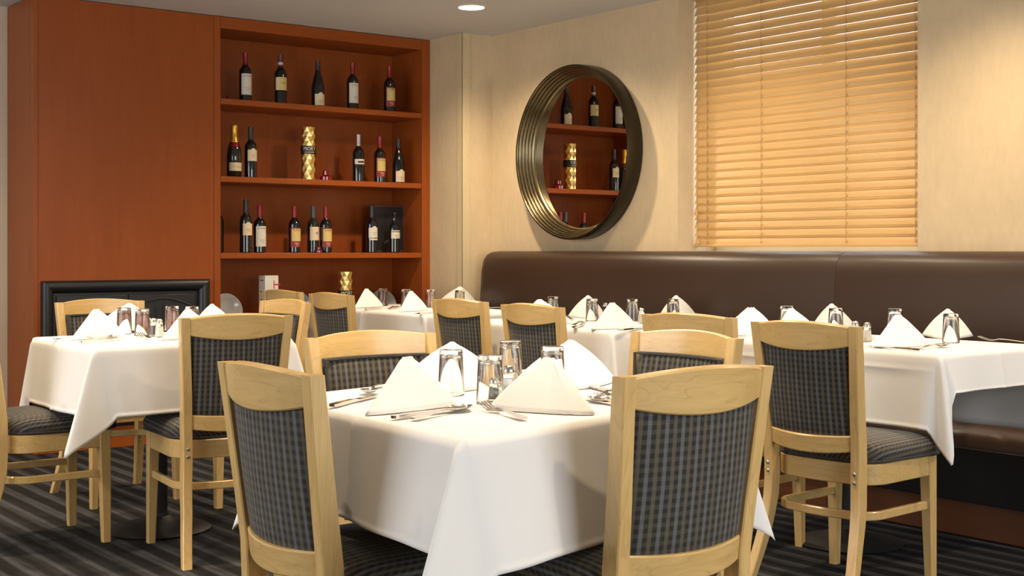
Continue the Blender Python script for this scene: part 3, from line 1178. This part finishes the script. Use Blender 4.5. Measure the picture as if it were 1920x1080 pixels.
NAPV = []
for i, (op, lw, h, ax) in enumerate(((radians(66), 0.235, 0.114, 0.105), (radians(44), 0.240, 0.112, 0.120), (radians(22), 0.255, 0.113, 0.128))):
    o = napkin_mesh(op, lw, h, ax, i).build('folded_napkin', M['napkin'], None, angle=180, solid=0.003)
    NAPV.append((o, op, lw))
nap_used = [False] * 3


def napkin(variant, foot, end, side, label, group):
    """foot: pixel of the front crease foot, end: pixel of one wing end; side -1 when that wing is the left one"""
    o, op, lw = NAPV[variant]
    if nap_used[variant]:
        o = o.copy()
        COL.objects.link(o)
    nap_used[variant] = True
    p, e = at(*foot, TZ + 0.002), at(*end, TZ + 0.002)
    d = e - p
    a = atan2(d.y, d.x)
    # wing direction in local space is 90deg - side*op/2
    la = pi / 2 - side * op / 2
    o.location = (p.x, p.y, TZ + 0.0025)
    o.rotation_euler = (0, 0, a - la)
    tag(o, label, 'napkin', group)


G1 = 'folded napkins on the front table'
napkin(2, (685, 779), (868, 758), 1, 'folded white napkin left of the glasses on the front table, nearest corner', G1)
napkin(1, (1113, 778), (955, 769), -1, 'folded white napkin with stacked creases at the front table right of the shakers', G1)
napkin(0, (846, 736), (932, 722), 1, 'folded white napkin behind the leftmost glass on the front table', G1)
napkin(0, (1088, 730), (1150, 714), 1, 'folded white napkin with rounded right wing at the back of the front table', G1)
G3 = 'folded napkins on the left table'
napkin(2, (131, 638), (241, 631), 1, 'wide folded white napkin at the front left corner of the left table', G3)
napkin(0, (251, 620), (286, 615), 1, 'folded white napkin seen edge on behind two glasses of the left table', G3)
napkin(2, (300, 638), (392, 633), 1, 'folded white napkin beside the shakers on the left table', G3)
napkin(1, (392, 622), (432, 617), 1, 'small looking white napkin tip at the back right of the left table', G3)
G5 = 'folded napkins on the far bench table'
napkin(2, (664, 578), (741, 574), 1, 'folded white napkin at the left end of the far bench table', G5)
napkin(2, (748, 585), (832, 580), 1, 'folded white napkin in the middle of the far bench table', G5)
napkin(0, (872, 572), (918, 566), 1, 'folded white napkin farthest back on the far bench table before the bench', G5)
G4 = 'folded napkins on the middle bench table'
napkin(0, (992, 609), (1078, 606), 1, 'folded white napkin at the left end of the middle bench table', G4)
napkin(1, (1106, 597), (1078, 594), -1, 'folded white napkin behind a glass of the middle bench table', G4)
napkin(2, (1108, 618), (1202, 614), 1, 'wide folded white napkin at the front of the middle bench table', G4)
napkin(1, (1262, 597), (1297, 594), 1, 'folded white napkin behind the rightmost glass of the middle bench table', G4)
G2 = 'folded napkins on the right bench table'
napkin(2, (1342, 628), (1398, 629), 1, 'white napkin wing showing beside the left end of the right bench table', G2)
napkin(1, (1464, 634), (1512, 631), 1, 'folded white napkin before the left glass of the right bench table', G2)
napkin(1, (1553, 621), (1596, 617), 1, 'folded white napkin behind the second glass of the right bench table', G2)
napkin(2, (1634, 652), (1744, 648), 1, 'wide folded white napkin at the front of the right bench table', G2)
napkin(1, (1778, 636), (1822, 630), 1, 'folded white napkin behind the rightmost glass of the right bench table', G2)

# ================================================================ glasses and shakers
GH = 0.108
prof = [(0.0315, 0.0), (0.0322, 0.001), (0.0318, 0.004), (0.0275, GH - 0.004), (0.0268, GH - 0.001), (0.0250, GH), (0.002, GH),
        (0.002, GH - 0.012), (0.020, GH - 0.013), (0.0245, GH - 0.018), (0.0295, 0.004), (0.0305, 0.0006)]
rings = [[(r * cos(2 * pi * j / 28), r * sin(2 * pi * j / 28), z) for j in range(28)] for r, z in prof]
gm = MB()
n = 28
gm.add([p for r in rings for p in r], [])
K = len(rings)
for i in range(K):
    for j in range(n):
        a, b = i * n + j, i * n + (j + 1) % n
        a2, b2 = ((i + 1) % K) * n + j, ((i + 1) % K) * n + (j + 1) % n
        if i == 6:
            continue
        gm.f.append((a, b, b2, a2))
gm.f.append(tuple(range(6 * n, 7 * n)))
gm.f.append(tuple(range(7 * n, 8 * n))[::-1])
gm.m = [0] * len(gm.f)
gob = gm.build('drinking_glass', M['glass'], None, angle=60)
GL = [
    (846, 742, 'upside down glass at the left of the glasses on the front table'),
    (919, 757, 'nearest upside down glass on the front table, beside the pepper shaker'),
    (957, 717, 'tallest looking upside down glass at the back of the front table'),
    (1036, 733, 'upside down glass behind the right napkin on the front table'),
    (233, 627, 'leftmost upside down glass on the left table'),
    (267, 630, 'second upside down glass on the left table, before the napkin edge'),
    (323, 622, 'upside down glass right of the shakers on the left table'),
    (360, 623, 'rightmost upside down glass on the left table'),
    (718, 574, 'leftmost upside down glass on the far bench table'),
    (761, 576, 'second upside down glass from the left on the far bench table'),
    (807, 577, 'third upside down glass on the far bench table, beside a napkin'),
    (862, 579, 'rightmost upside down glass on the far bench table'),
    (1037, 596, 'leftmost upside down glass on the middle bench table'),
    (1110, 602, 'upside down glass before a napkin on the middle bench table'),
    (1185, 603, 'upside down glass right of the wide napkin on the middle bench table'),
    (1262, 603, 'rightmost upside down glass on the middle bench table'),
    (1475, 622, 'leftmost upside down glass on the right bench table'),
    (1567, 628, 'second upside down glass from the left on the right bench table'),
    (1678, 629, 'upside down glass behind the wide napkin on the right bench table'),
    (1783, 643, 'rightmost upside down glass on the right bench table'),
]
for i, (px, py, lab) in enumerate(GL):
    o = gob if i == 0 else gob.copy()
    if i:
        COL.objects.link(o)
    p = at(px, py, TZ)
    o.location = (p.x, p.y, TZ + 0.0022)
    tag(o, lab, 'glass', 'upside down drinking glasses')


def shaker(fill, label):
    t = thing('pepper_shaker' if fill == 'pepper' else 'salt_shaker', label, 'shaker', group='salt and pepper shakers')
    n = 8
    pr = [(0.0165, 0.0), (0.0185, 0.002), (0.0185, 0.004), (0.0150, 0.044), (0.0125, 0.051)]
    MB().lathe(pr, n).build('glass_body', M['glass'], t, angle=20)
    MB().lathe([(0.0140, 0.005), (0.0155, 0.006), (0.0128, 0.041)], n).build('contents', M[fill], t, angle=20)
    MB().lathe([(0.0135, 0.0515), (0.0140, 0.053), (0.0140, 0.060), (0.0125, 0.066), (0.0095, 0.0705), (0.004, 0.0725)], 20).build('chrome_cap', M['steel'], t, angle=45)
    return t


SP = shaker('pepper', 'pepper shaker on the front table beside the nearest glass')
SS = shaker('salt', 'salt shaker on the front table right of the pepper')
for i, (px, py, k, lab) in enumerate([
    (928, 744, 'p', None), (954, 744, 's', None),
    (288, 631, 'p', 'pepper shaker on the left table'), (299, 633, 's', 'salt shaker on the left table'),
    (1604, 638, 'p', 'pepper shaker on the right bench table'), (1626, 641, 's', 'salt shaker on the right bench table'),
    (1203, 607, 's', 'salt shaker on the middle bench table half hidden by a chair crest'),
    (1135, 594, 'p', 'pepper shaker behind the wide napkin on the middle bench table'),
]):
    p = at(px, py, TZ)
    src = SP if k == 'p' else SS
    if lab is None:
        src.location = (p.x, p.y, TZ + 0.002)
    else:
        dup(src, (p.x, p.y, TZ + 0.002), 0.3, lab)

# ================================================================ cutlery
def strip(stations):
    """closed strip along +x: (x, half width, z mid, thickness, dish)"""
    rings = []
    for x, w, z, th, dish in stations:
        top = [(x, w * s, z + th / 2 - dish * (1 - s * s)) for s in (-1, -0.6, 0, 0.6, 1)]
        bot = [(x, w * s, z - th / 2 - dish * (1 - s * s)) for s in (1, 0.6, 0, -0.6, -1)]
        rings.append(top + bot)
    return rings


HANDLE = [(0.0, 0.004, 0.004, 0.0026, 0), (0.004, 0.0085, 0.004, 0.003, 0), (0.020, 0.0095, 0.0045, 0.003, 0), (0.045, 0.0070, 0.006, 0.003, 0), (0.085, 0.0038, 0.0085, 0.0032, 0), (0.115, 0.0034, 0.0095, 0.0032, 0)]
spoon_mb = MB().loft(strip(HANDLE + [(0.128, 0.0050, 0.0080, 0.0028, 0.0005), (0.135, 0.0115, 0.0080, 0.0022, 0.003), (0.150, 0.0195, 0.0090, 0.002, 0.0065), (0.166, 0.0205, 0.0098, 0.002, 0.0075), (0.182, 0.0160, 0.0098, 0.002, 0.006), (0.192, 0.0085, 0.0094, 0.002, 0.003), (0.195, 0.002, 0.009, 0.0018, 0)]))
knife_mb = MB().loft(strip([(0.0, 0.004, 0.0045, 0.005, 0), (0.004, 0.0085, 0.0045, 0.006, 0), (0.04, 0.0075, 0.0045, 0.0065, 0), (0.095, 0.0055, 0.0045, 0.006, 0), (0.105, 0.0070, 0.004, 0.004, 0), (0.115, 0.0095, 0.0035, 0.0022, 0), (0.180, 0.0105, 0.003, 0.0018, 0), (0.205, 0.0085, 0.0025, 0.0015, 0), (0.218, 0.002, 0.0022, 0.0012, 0)]))
fork_mb = MB().loft(strip(HANDLE + [(0.124, 0.0060, 0.0070, 0.0026, 0.0003), (0.131, 0.0110, 0.0050, 0.0024, 0.001), (0.142, 0.0125, 0.0042, 0.0022, 0.001)]))
for s in (-1.5, -0.5, 0.5, 1.5):
    fork_mb.loft([rect_ring((x, s * y, z), (0, 1, 0), (0, 0, 1), w, 0.0010, 0.0003) for x, y, z, w in ((0.140, 0.0067, 0.0036, 0.0024), (0.155, 0.0067, 0.0048, 0.0017), (0.172, 0.0066, 0.0085, 0.0015), (0.192, 0.0064, 0.0145, 0.0010))])
CUT = {'spoon': spoon_mb, 'knife': knife_mb, 'fork': fork_mb}
CLEN = {'spoon': 0.195, 'knife': 0.218, 'fork': 0.192}
COB = {}
CUTLERY = [  # kind, handle pixel, tip pixel, anchor (0 handle, 1 tip), label
    ('spoon', (768, 788), (880, 758), 1, 'spoon lying before the near left napkin on the front table'),
    ('knife', (736, 785), (888, 764), 0, 'knife under the spoon at the near corner of the front table'),
    ('fork', (1021, 797), (905, 757), 1, 'fork in the middle of the near edge of the front table'),
    ('knife', (622, 763), (700, 744), 0, 'knife left of the near left napkin on the front table'),
    ('spoon', (1172, 763), (1108, 742), 1, 'spoon right of the creased napkin on the front table'),
    ('knife', (1180, 765), (1098, 747), 1, 'knife beside the spoon at the right of the front table'),
    ('fork', (1172, 723), (1122, 741), 1, 'fork beyond the spoon at the right of the front table'),
    ('knife', (1190, 748), (1100, 723), 1, 'knife at the far right of the front table beyond the spoon'),
    ('fork', (966, 697), (992, 707), 1, 'fork tip at the back of the front table beside a napkin'),
    ('spoon', (716, 722), (692, 730), 0, 'spoon end at the back left edge of the front table'),
    ('spoon', (138, 643), (221, 629), 1, 'spoon before the wide napkin on the left table'),
    ('fork', (303, 642), (261, 625), 1, 'fork with bright tines at the near edge of the left table'),
    ('fork', (100, 637), (125, 632), 0, 'fork at the left corner of the left table'),
    ('knife', (150, 643), (244, 635), 0, 'knife under the spoon on the left table'),
    ('spoon', (1697, 657), (1776, 644), 1, 'spoon before the wide napkin on the right bench table'),
    ('knife', (1728, 657), (1640, 651), 0, 'knife beside the spoon on the right bench table'),
    ('fork', (1897, 641), (1836, 633), 1, 'fork at the right end of the right bench table'),
    ('fork', (1598, 645), (1636, 632), 1, 'fork beside the salt shaker on the right bench table'),
    ('fork', (1372, 634), (1408, 629), 0, 'fork at the left end of the right bench table'),
    ('spoon', (1062, 613), (1096, 602), 1, 'spoon before a napkin on the middle bench table'),
    ('knife', (1076, 615), (1102, 607), 0, 'knife beside the spoon on the middle bench table'),
    ('knife', (1160, 620), (1215, 615), 0, 'knife at the near edge of the middle bench table'),
    ('spoon', (1072, 599), (1056, 592), 1, 'spoon at the back left of the middle bench table'),
    ('knife', (686, 581), (742, 575), 0, 'knife before the left napkin of the far bench table'),
    ('spoon', (718, 582), (744, 574), 1, 'spoon beside the knife on the far bench table'),
    ('knife', (780, 589), (812, 586), 0, 'knife before the middle napkin of the far bench table'),
    ('fork', (905, 578), (930, 576), 0, 'fork at the right end of the far bench table'),
]
for kind, h, t, anc, lab in CUTLERY:
    if kind in COB:
        o = COB[kind].copy()
        COL.objects.link(o)
    else:
        o = CUT[kind].build(kind, M['steel'], None, angle=50)
        COB[kind] = o
    a, b = at(*h, TZ + 0.004), at(*t, TZ + (0.013 if kind != 'knife' else 0.003))
    a.z = b.z = 0
    d = (b - a).normalized()
    o.scale = (1.13, 1.13, 1.1)
    if anc:
        a = b - d * CLEN[kind] * 1.13
    o.location = (a.x, a.y, TZ + 0.0022)
    o.rotation_euler = (0, 0, atan2(d.y, d.x))
    tag(o, lab, kind, 'cutlery laid on the white tables')

# ================================================================ things on the shelves
def label_patch(mb, r, z0, z1, half, mid=0.0, arch=0.0):
    n = 14
    vs = []
    for i in range(n + 1):
        a = mid - half + 2 * half * i / n
        u = -1 + 2 * i / n
        vs.append((r * sin(a), -r * cos(a), z0))
        vs.append((r * sin(a), -r * cos(a), z1 + arch * max(0, 1 - (u / 0.45) ** 2)))
    mb.add(vs, [(2 * i, 2 * i + 2, 2 * i + 3, 2 * i + 1) for i in range(n)])


def bottle(px, z, y, h, shape, cap, lab, style, glass_m='wine'):
    p = on_y(px, y)
    t = thing('wine_bottle' if shape != 'champagne' else 'champagne_bottle', lab, 'bottle', (p.x, p.y, z + 0.001), 0, 'bottles on the cherry shelves')
    R = 0.0375
    k = h
    if shape == 'bordeaux':
        pr = [(0.030, 0.0), (R, 0.004), (R, 0.60 * k), (R * 0.97, 0.63 * k), (R * 0.82, 0.675 * k), (0.020, 0.715 * k), (0.0152, 0.745 * k), (0.0142, 0.80 * k), (0.0142, 0.955 * k), (0.0150, 0.96 * k), (0.0150, k - 0.002), (0.013, k)]
        cz = 0.755
    elif shape == 'burgundy':
        R = 0.041
        pr = [(0.033, 0.0), (R, 0.004), (R, 0.40 * k), (R * 0.96, 0.46 * k), (R * 0.80, 0.56 * k), (0.0245, 0.66 * k), (0.018, 0.74 * k), (0.0150, 0.82 * k), (0.0142, 0.95 * k), (0.0155, 0.955 * k), (0.0155, k - 0.002), (0.013, k)]
        cz = 0.80
    else:
        R = 0.044
        pr = [(0.036, 0.0), (R, 0.005), (R, 0.42 * k), (R * 0.96, 0.49 * k), (R * 0.82, 0.58 * k), (0.0255, 0.68 * k), (0.0195, 0.76 * k), (0.017, 0.90 * k), (0.0175, 0.95 * k), (0.0175, k - 0.004), (0.013, k)]
        cz = 0.62
    body = MB().lathe(pr, 32).build('glass_body', M[glass_m], t, angle=60)
    # capsule sleeve
    def rad(zz):
        for (r0, a), (r1, b) in zip(pr, pr[1:]):
            if a <= zz <= b:
                return r0 + (r1 - r0) * (zz - a) / max(1e-6, b - a)
        return pr[-1][0]
    if shape == 'champagne':
        f = MB().lathe([(rad(s * k) + 0.0012, s * k) for s in (0.665, 0.70, 0.74, 0.78, 0.83, 0.87)] + [(0.0190, 0.885 * k), (0.0192, 0.90 * k), (0.0185, 0.93 * k), (0.0205, 0.945 * k), (0.0205, 0.985 * k), (0.016, k + 0.001)], 24).build('gold_foil', M['gold_foil'], t, angle=50)
        w = MB()
        wrap_text(w, 'MOËT', 0.016, 0.0215, 0.77 * k, width=0.048, vertical=True)
        w.build('lettering', M['ink'], f, smooth=False)
        MB().lathe([(rad(s * k) + 0.0010, s * k) for s in (0.575, 0.60, 0.63, 0.66)], 24).build('red_collar', M['cap_red'], t, angle=50)
    elif cap:
        MB().lathe([(rad(s * k) + 0.0008, s * k) for s in (cz, 0.80, 0.85, 0.90, 0.95)] + [(0.0158, 0.965 * k), (0.0158, k), (0.012, k + 0.001)], 24).build('capsule', M[cap], t, angle=50)
        if cap == 'cap_brown':
            MB().lathe([(rad(0.80 * k) + 0.0022, 0.795 * k), (rad(0.84 * k) + 0.0022, 0.845 * k)], 24).build('collar', M['collar'], t, angle=50)
    e = R + 0.0007
    txt = MB()

    def lb(m, z0, z1, half, arch=0.0, name='label', rr=e, par=t):
        q = MB()
        label_patch(q, rr, z0 * k, z1 * k, half, 0, arch)
        return q.build(name, M[m], par, angle=60, recalc=False)
    if style == 'tall':
        l = lb('paper', 0.13, 0.56, 1.12)
        wrap_text(txt, 'ALTESINO', 0.012, e + 0.0005, 0.50 * k, width=0.058)
        txt.build('lettering', M['ink'], l, smooth=False, recalc=False)
        t2 = MB()
        print_lines(t2, e + 0.0005, [(0.26 * k, 0.036), (0.22 * k, 0.024)])
        t2.build('fine_print', M['ink'], l, smooth=False, recalc=False)['kind'] = 'stuff'
    elif style == 'red':
        l = lb('paper_red', 0.115, 0.535, 1.15)
        lb('paper_yellow', 0.245, 0.510, 0.95, name='yellow_field', rr=e + 0.0004, par=l)
        wrap_text(txt, 'ALTESINO', 0.010, e + 0.0010, 0.465 * k, width=0.052)
        txt.build('lettering', M['ink'], l, smooth=False, recalc=False)
        t2 = MB()
        print_lines(t2, e + 0.0008, [(0.20 * k, 0.034), (0.175 * k, 0.022), (0.145 * k, 0.018)])
        t2.build('fine_print', M['ink_pale'], l, smooth=False, recalc=False)['kind'] = 'stuff'
    elif style == 'cream_wide':
        l = lb('paper_cream', 0.275, 0.535, 1.35)
        lb('paper_yellow', 0.285, 0.525, 0.70, name='yellow_field', rr=e + 0.0004, par=l)
        print_lines(txt, e + 0.0010, [(0.425 * k, 0.030), (0.40 * k, 0.030)])
        txt.build('fine_print', M['ink'], l, smooth=False, recalc=False)['kind'] = 'stuff'
    elif style == 'low':
        l = lb('paper_cream', 0.025, 0.27, 0.98, 0.012)
        print_lines(txt, e + 0.0005, [(0.125 * k, 0.034), (0.125 * k - 0.012, 0.022)])
        txt.build('fine_print', M['ink'], l, smooth=False, recalc=False)['kind'] = 'stuff'
    elif style == 'champ':
        l = lb('paper_cream', 0.115, 0.275, 1.15)
        wrap_text(txt, 'MOËT & CHANDON', 0.008, e + 0.0005, 0.185 * k, width=0.066)
        txt.build('lettering', M['ink'], l, smooth=False, recalc=False)
    elif style == 'mid':
        l = lb('paper_cream', 0.325, 0.545, 0.95, 0.010)
        print_lines(txt, e + 0.0005, [(0.43 * k, 0.034), (0.43 * k - 0.012, 0.022)])
        txt.build('fine_print', M['ink'], l, smooth=False, recalc=False)['kind'] = 'stuff'
    elif style == 'strip':
        l = lb('paper', 0.365, 0.475, 1.20)
        lb('band', 0.395, 0.435, 0.62, name='black_bar', rr=e + 0.0004, par=l)
    elif style == 'horse':
        l = lb('paper_cream', 0.265, 0.555, 1.05)
        hm = MB()
        a0 = -0.25
        pts = [(-.25, .395), (-.18, .400), (-.16, .380), (-.12, .400), (.10, .400), (.14, .375), (.18, .400), (.22, .445), (.30, .455), (.24, .470), (.14, .440), (-.18, .440), (-.27, .450)]
        rr = e + 0.0006
        hm.add([(rr * sin(a + 0.25), -rr * cos(a + 0.25), zz * k) for a, zz in pts], [tuple(range(len(pts)))])
        hm.build('animal_picture', M['ink_blue'], l, smooth=False, recalc=False)
    elif style == 'two':
        l = lb('paper', 0.315, 0.530, 1.10, 0.010)
        lb('paper', 0.265, 0.300, 1.0, name='strip_label')
        print_lines(txt, e + 0.0005, [(0.42 * k, 0.034), (0.42 * k - 0.012, 0.022)])
        txt.build('fine_print', M['ink'], l, smooth=False, recalc=False)['kind'] = 'stuff'
    elif style == 'emboss':
        l = lb('paper', 0.345, 0.500, 1.10)
        print_lines(txt, e + 0.0005, [(0.42 * k, 0.034), (0.42 * k - 0.012, 0.022)])
        txt.build('fine_print', M['ink'], l, smooth=False, recalc=False)['kind'] = 'stuff'
        lb('paper', 0.52, 0.545, 1.10, name='neck_print')
    return t


YB = 7.455
S3, S2, S1 = ZS[3], ZS[2], ZS[1]
bottle(460, S3, YB, 0.300, 'bordeaux', 'cap_red', 'wine bottle with tall white label and dark red cap, leftmost on the top shelf', 'tall')
bottle(526, S3, YB, 0.308, 'bordeaux', 'cap_brown', 'wine bottle with yellow label and pale neck collar, second on the top shelf', 'cream_wide')
bottle(596, S3, YB, 0.292, 'burgundy', 'cap_black', 'sloping shouldered wine bottle with low cream label on the top shelf', 'low')
bottle(661, S3, YB, 0.302, 'bordeaux', 'cap_red', 'wine bottle with tall white label and bright red cap, fourth on the top shelf', 'tall')
bottle(730, S3, YB, 0.304, 'bordeaux', 'cap_red', 'wine bottle with red and yellow label, rightmost on the top shelf', 'red')
bottle(439, S2, YB, 0.318, 'champagne', None, 'champagne bottle with gold foil neck and red collar on the middle shelf', 'champ', 'wine_green')
bottle(470, S2, YB, 0.312, 'bordeaux', 'cap_black', 'black capped wine bottle beside the champagne on the middle shelf', 'mid')
bottle(672, S2, YB, 0.306, 'bordeaux', 'cap_silver', 'wine bottle with silver neck and short black barred label on the middle shelf', 'strip')
bottle(712, S2, YB, 0.302, 'bordeaux', 'cap_red', 'wine bottle with red and yellow label on the middle shelf', 'red')
bottle(747, S2, YB, 0.292, 'burgundy', 'cap_black', 'sloping shouldered wine bottle with low cream label, rightmost on the middle shelf', 'low')
bottle(461, S1, YB, 0.326, 'bordeaux', 'cap_black', 'tallest black capped wine bottle with cream label at the left of the third shelf', 'mid')
bottle(487, S1, YB, 0.290, 'bordeaux', 'cap_red', 'red capped wine bottle with tall white label on the third shelf', 'tall')
bottle(552, S1, YB, 0.292, 'bordeaux', 'cap_red', 'wine bottle with red and yellow label, left one of the trio on the third shelf', 'red')
bottle(587, S1, YB + 0.03, 0.294, 'bordeaux', 'cap_grey', 'slate capped wine bottle with a blue horse label on the third shelf', 'horse', 'wine_green')
bottle(611, S1, YB, 0.292, 'bordeaux', 'cap_red', 'red and yellow labelled wine bottle right of the horse label bottle, third shelf', 'red')
bottle(697, S1, YB, 0.305, 'bordeaux', 'cap_black', 'wine bottle with double white label before the black picture', 'two')
bottle(739, S1, YB, 0.268, 'bordeaux', None, 'dark uncapped wine bottle with white label at the right of the black picture', 'emboss')
bottle(408, S1, YB + 0.06, 0.318, 'bordeaux', 'cap_black', 'dark bottle almost hidden by the left post of the third shelf', 'none')


def gold_tube(px, z, label, h=0.335):
    p = on_y(px, 7.48)
    t = thing('gold_gift_tube', label, 'tube', (p.x, p.y, z + 0.001), 0, 'gold gift tubes')
    R = 0.047

    def facets(z0, z1, rows, name):
        n = 9
        mb = MB()
        hgt = (z1 - z0) / rows
        grid = []
        for i in range(rows + 1):
            off = 0.5 * (i % 2)
            grid.append([(R * cos(2 * pi * (j + off) / n - pi / 2), R * sin(2 * pi * (j + off) / n - pi / 2), z0 + i * hgt) for j in range(n)])
        mb.v = [q for r in grid for q in r]
        Rm = R * 0.93
        for i in range(1, rows):
            off = 0.5 * (i % 2)
            for j in range(n):
                # diamond between (i-1), (i) neighbours and (i+1)
                a = i * n + j
                b = i * n + (j + 1) % n
                jj = (j + (1 if off else 0)) % n if off else j
                # vertex centred between j and j+1 in rows i-1 / i+1
                m = (j + 1) % n if off else j
                lo, hi = (i - 1) * n + m, (i + 1) * n + m
                c = 2 * pi * (j + off + 0.5) / n - pi / 2
                k = len(mb.v)
                mb.v.append((Rm * cos(c), Rm * sin(c), z0 + i * hgt))
                mb.f += [(lo, b, k), (b, hi, k), (hi, a, k), (a, lo, k)]
        for i, s in ((0, 1), (rows, -1)):
            off = 0.5 * (i % 2)
            oth = i + s
            for j in range(n):
                a, b = i * n + j, i * n + (j + 1) % n
                m = (j + 1) % n if off else j
                mb.f.append((a, b, oth * n + m) if s > 0 else (b, a, oth * n + m))
        mb.f.append(tuple(range(rows * n, rows * n + n)))
        mb.m = [0] * len(mb.f)
        return mb.build(name, M['gold'], t, smooth=False)

    facets(0.0, h * 0.49, 5, 'lower_sleeve')
    facets(h * 0.645, h, 4, 'upper_sleeve')
    b = MB().lathe([(R + 0.0015, h * 0.492), (R + 0.0015, h * 0.642)], 36).build('black_band', M['band'], t, angle=40)
    tx = MB()
    wrap_text(tx, 'MOËT', 0.030, R + 0.0022, h * 0.555, width=0.084, mid=-0.30)
    tx.build('lettering', M['ink_pale'], b, smooth=False, recalc=False)
    tx = MB()
    wrap_text(tx, '• CHANDON •', 0.010, R + 0.0022, h * 0.510, width=0.070, mid=-0.30)
    tx.build('small_lettering', M['ink_pale'], b, smooth=False, recalc=False)
    return t


gold_tube(578, S2, 'hammered gold gift tube with black band on the middle shelf')
gold_tube(648, ZS[0], 'hammered gold gift tube partly hidden by a chair on the lowest shelf')


def candle(px, z, y, label, size=1.0):
    p = on_y(px, y)
    t = thing('candle_holder', label, 'candle holder', (p.x, p.y, z + 0.001), 0, 'ruby glass candle holders')
    t.scale = (size, size, size)
    MB().lathe([(0.036, 0.0), (0.040, 0.003), (0.040, 0.024), (0.036, 0.029), (0.022, 0.031)], 12).build('foot', M['red_glass'], t, angle=30)
    MB().lathe([(0.019, 0.0315), (0.023, 0.036), (0.023, 0.060), (0.019, 0.064)], 12).build('cup', M['red_glass'], t, angle=30)
    return t


candle(611, S2, 7.47, 'small ruby glass candle holder beside the gold tube on the middle shelf')
candle(598, S1, 7.415, 'small ruby glass candle holder before the trio of bottles on the third shelf', 0.55)
c = candle(428, S3, 7.50, 'small ruby glass candle holder at the far left of the top shelf', 0.5)

# framed black print leaning at the back of the third shelf
pa, pb = on_y(694, 7.60), on_y(758, 7.60)
fwid = pb.x - pa.x
pic = thing('framed_picture', 'thin framed black print standing behind two bottles on the third shelf', 'picture', ((pa.x + pb.x) / 2, 7.60, S1 + 0.001))
hh = 0.318
for a, b in (((-fwid / 2, 0), (-fwid / 2 + 0.014, hh)), ((fwid / 2 - 0.014, 0), (fwid / 2, hh)), ((-fwid / 2 + 0.0145, hh - 0.014), (fwid / 2 - 0.0145, hh)), ((-fwid / 2 + 0.0145, 0), (fwid / 2 - 0.0145, 0.014))):
    MB().box((a[0], -0.008, a[1]), (b[0], 0.012, b[1])).build('frame_bar', M['frame_wood'], pic, bevel=0.002)
pr_ = MB().box((-fwid / 2 + 0.0145, -0.001, 0.0145), (fwid / 2 - 0.0145, 0.006, hh - 0.0145)).build('print', M['black_print'], pic, smooth=False)
mb = MB()
mb.tube([(-0.028 + 0.004 * i, -0.0022, 0.065 + 0.013 * sin(i * 2.3) + 0.0016 * i) for i in range(14)], 0.0011, 4)
mb.tube([(0.02 + 0.004 * i, -0.0022, 0.052 + 0.003 * sin(i * 2.0)) for i in range(7)], 0.0008, 4)
mb.build('gold_script', M['ink_pale'], pr_)

# white carton with red mark
ca, cb = on_y(497, 7.42), on_y(522, 7.42)
bx = thing('white_carton', 'white gift carton with a red turned letter behind the farthest chair', 'box', (ca.x, 7.42, ZS[0] + 0.001))
bw = cb.x - ca.x
bo = MB().box((0, 0, 0), (bw, 0.085, 0.318)).build('carton', M['white_card'], bx, bevel=0.0015)
v, f = text_polys('T', 0.075)
mb = MB()
mb.add([(bw * 0.66 + 0.026 - y, -0.0006, 0.262 + x) if False else (bw * 0.62 + (0.0525 - y) * 0.9, -0.0006, 0.262 + x * 1.15) for x, y, _ in v], f)
mb.build('red_lettering', M['ink_red'], bo, smooth=False, recalc=False)
v, f = text_polys('O', 0.06)
mb = MB()
mb.add([(-0.0006, 0.020 + y, 0.155 + x * 0.9) for x, y, _ in v], f)
for zz in (0.215, 0.285):
    mb.add([(-0.0006, 0.02, zz), (-0.0006, 0.065, zz), (-0.0006, 0.065, zz + 0.006), (-0.0006, 0.02, zz + 0.006)], [(0, 1, 2, 3)])
mb.build('side_lettering', M['ink'], bo, smooth=False, recalc=False)

# plates standing at the back of the lowest shelf
for px, py, lab in ((424, 7.52, 'pale plate standing at the left end of the lowest shelf'), (556, 7.60, 'pale plate standing between two far chair crests on the lowest shelf'), (716, 7.62, 'pale plate standing behind the left napkin of the far bench table')):
    p = on_y(px, py)
    R = 0.104
    if px == 424:
        p.x = CXO0 + 0.108
    prof = [(0.002, 0.004), (0.062, 0.004), (0.072, 0.008), (R, 0.017), (R, 0.020), (0.070, 0.012), (0.060, 0.008), (0.002, 0.008)]
    o = MB().lathe(prof, 40).build('plate', M['plate'], None, angle=60)
    o.location = (p.x, p.y, ZS[0] + R * cos(radians(12)) + 0.004)
    o.rotation_euler = (radians(78), 0, 0)
    tag(o, lab, 'plate', 'plates standing on the lowest shelf')
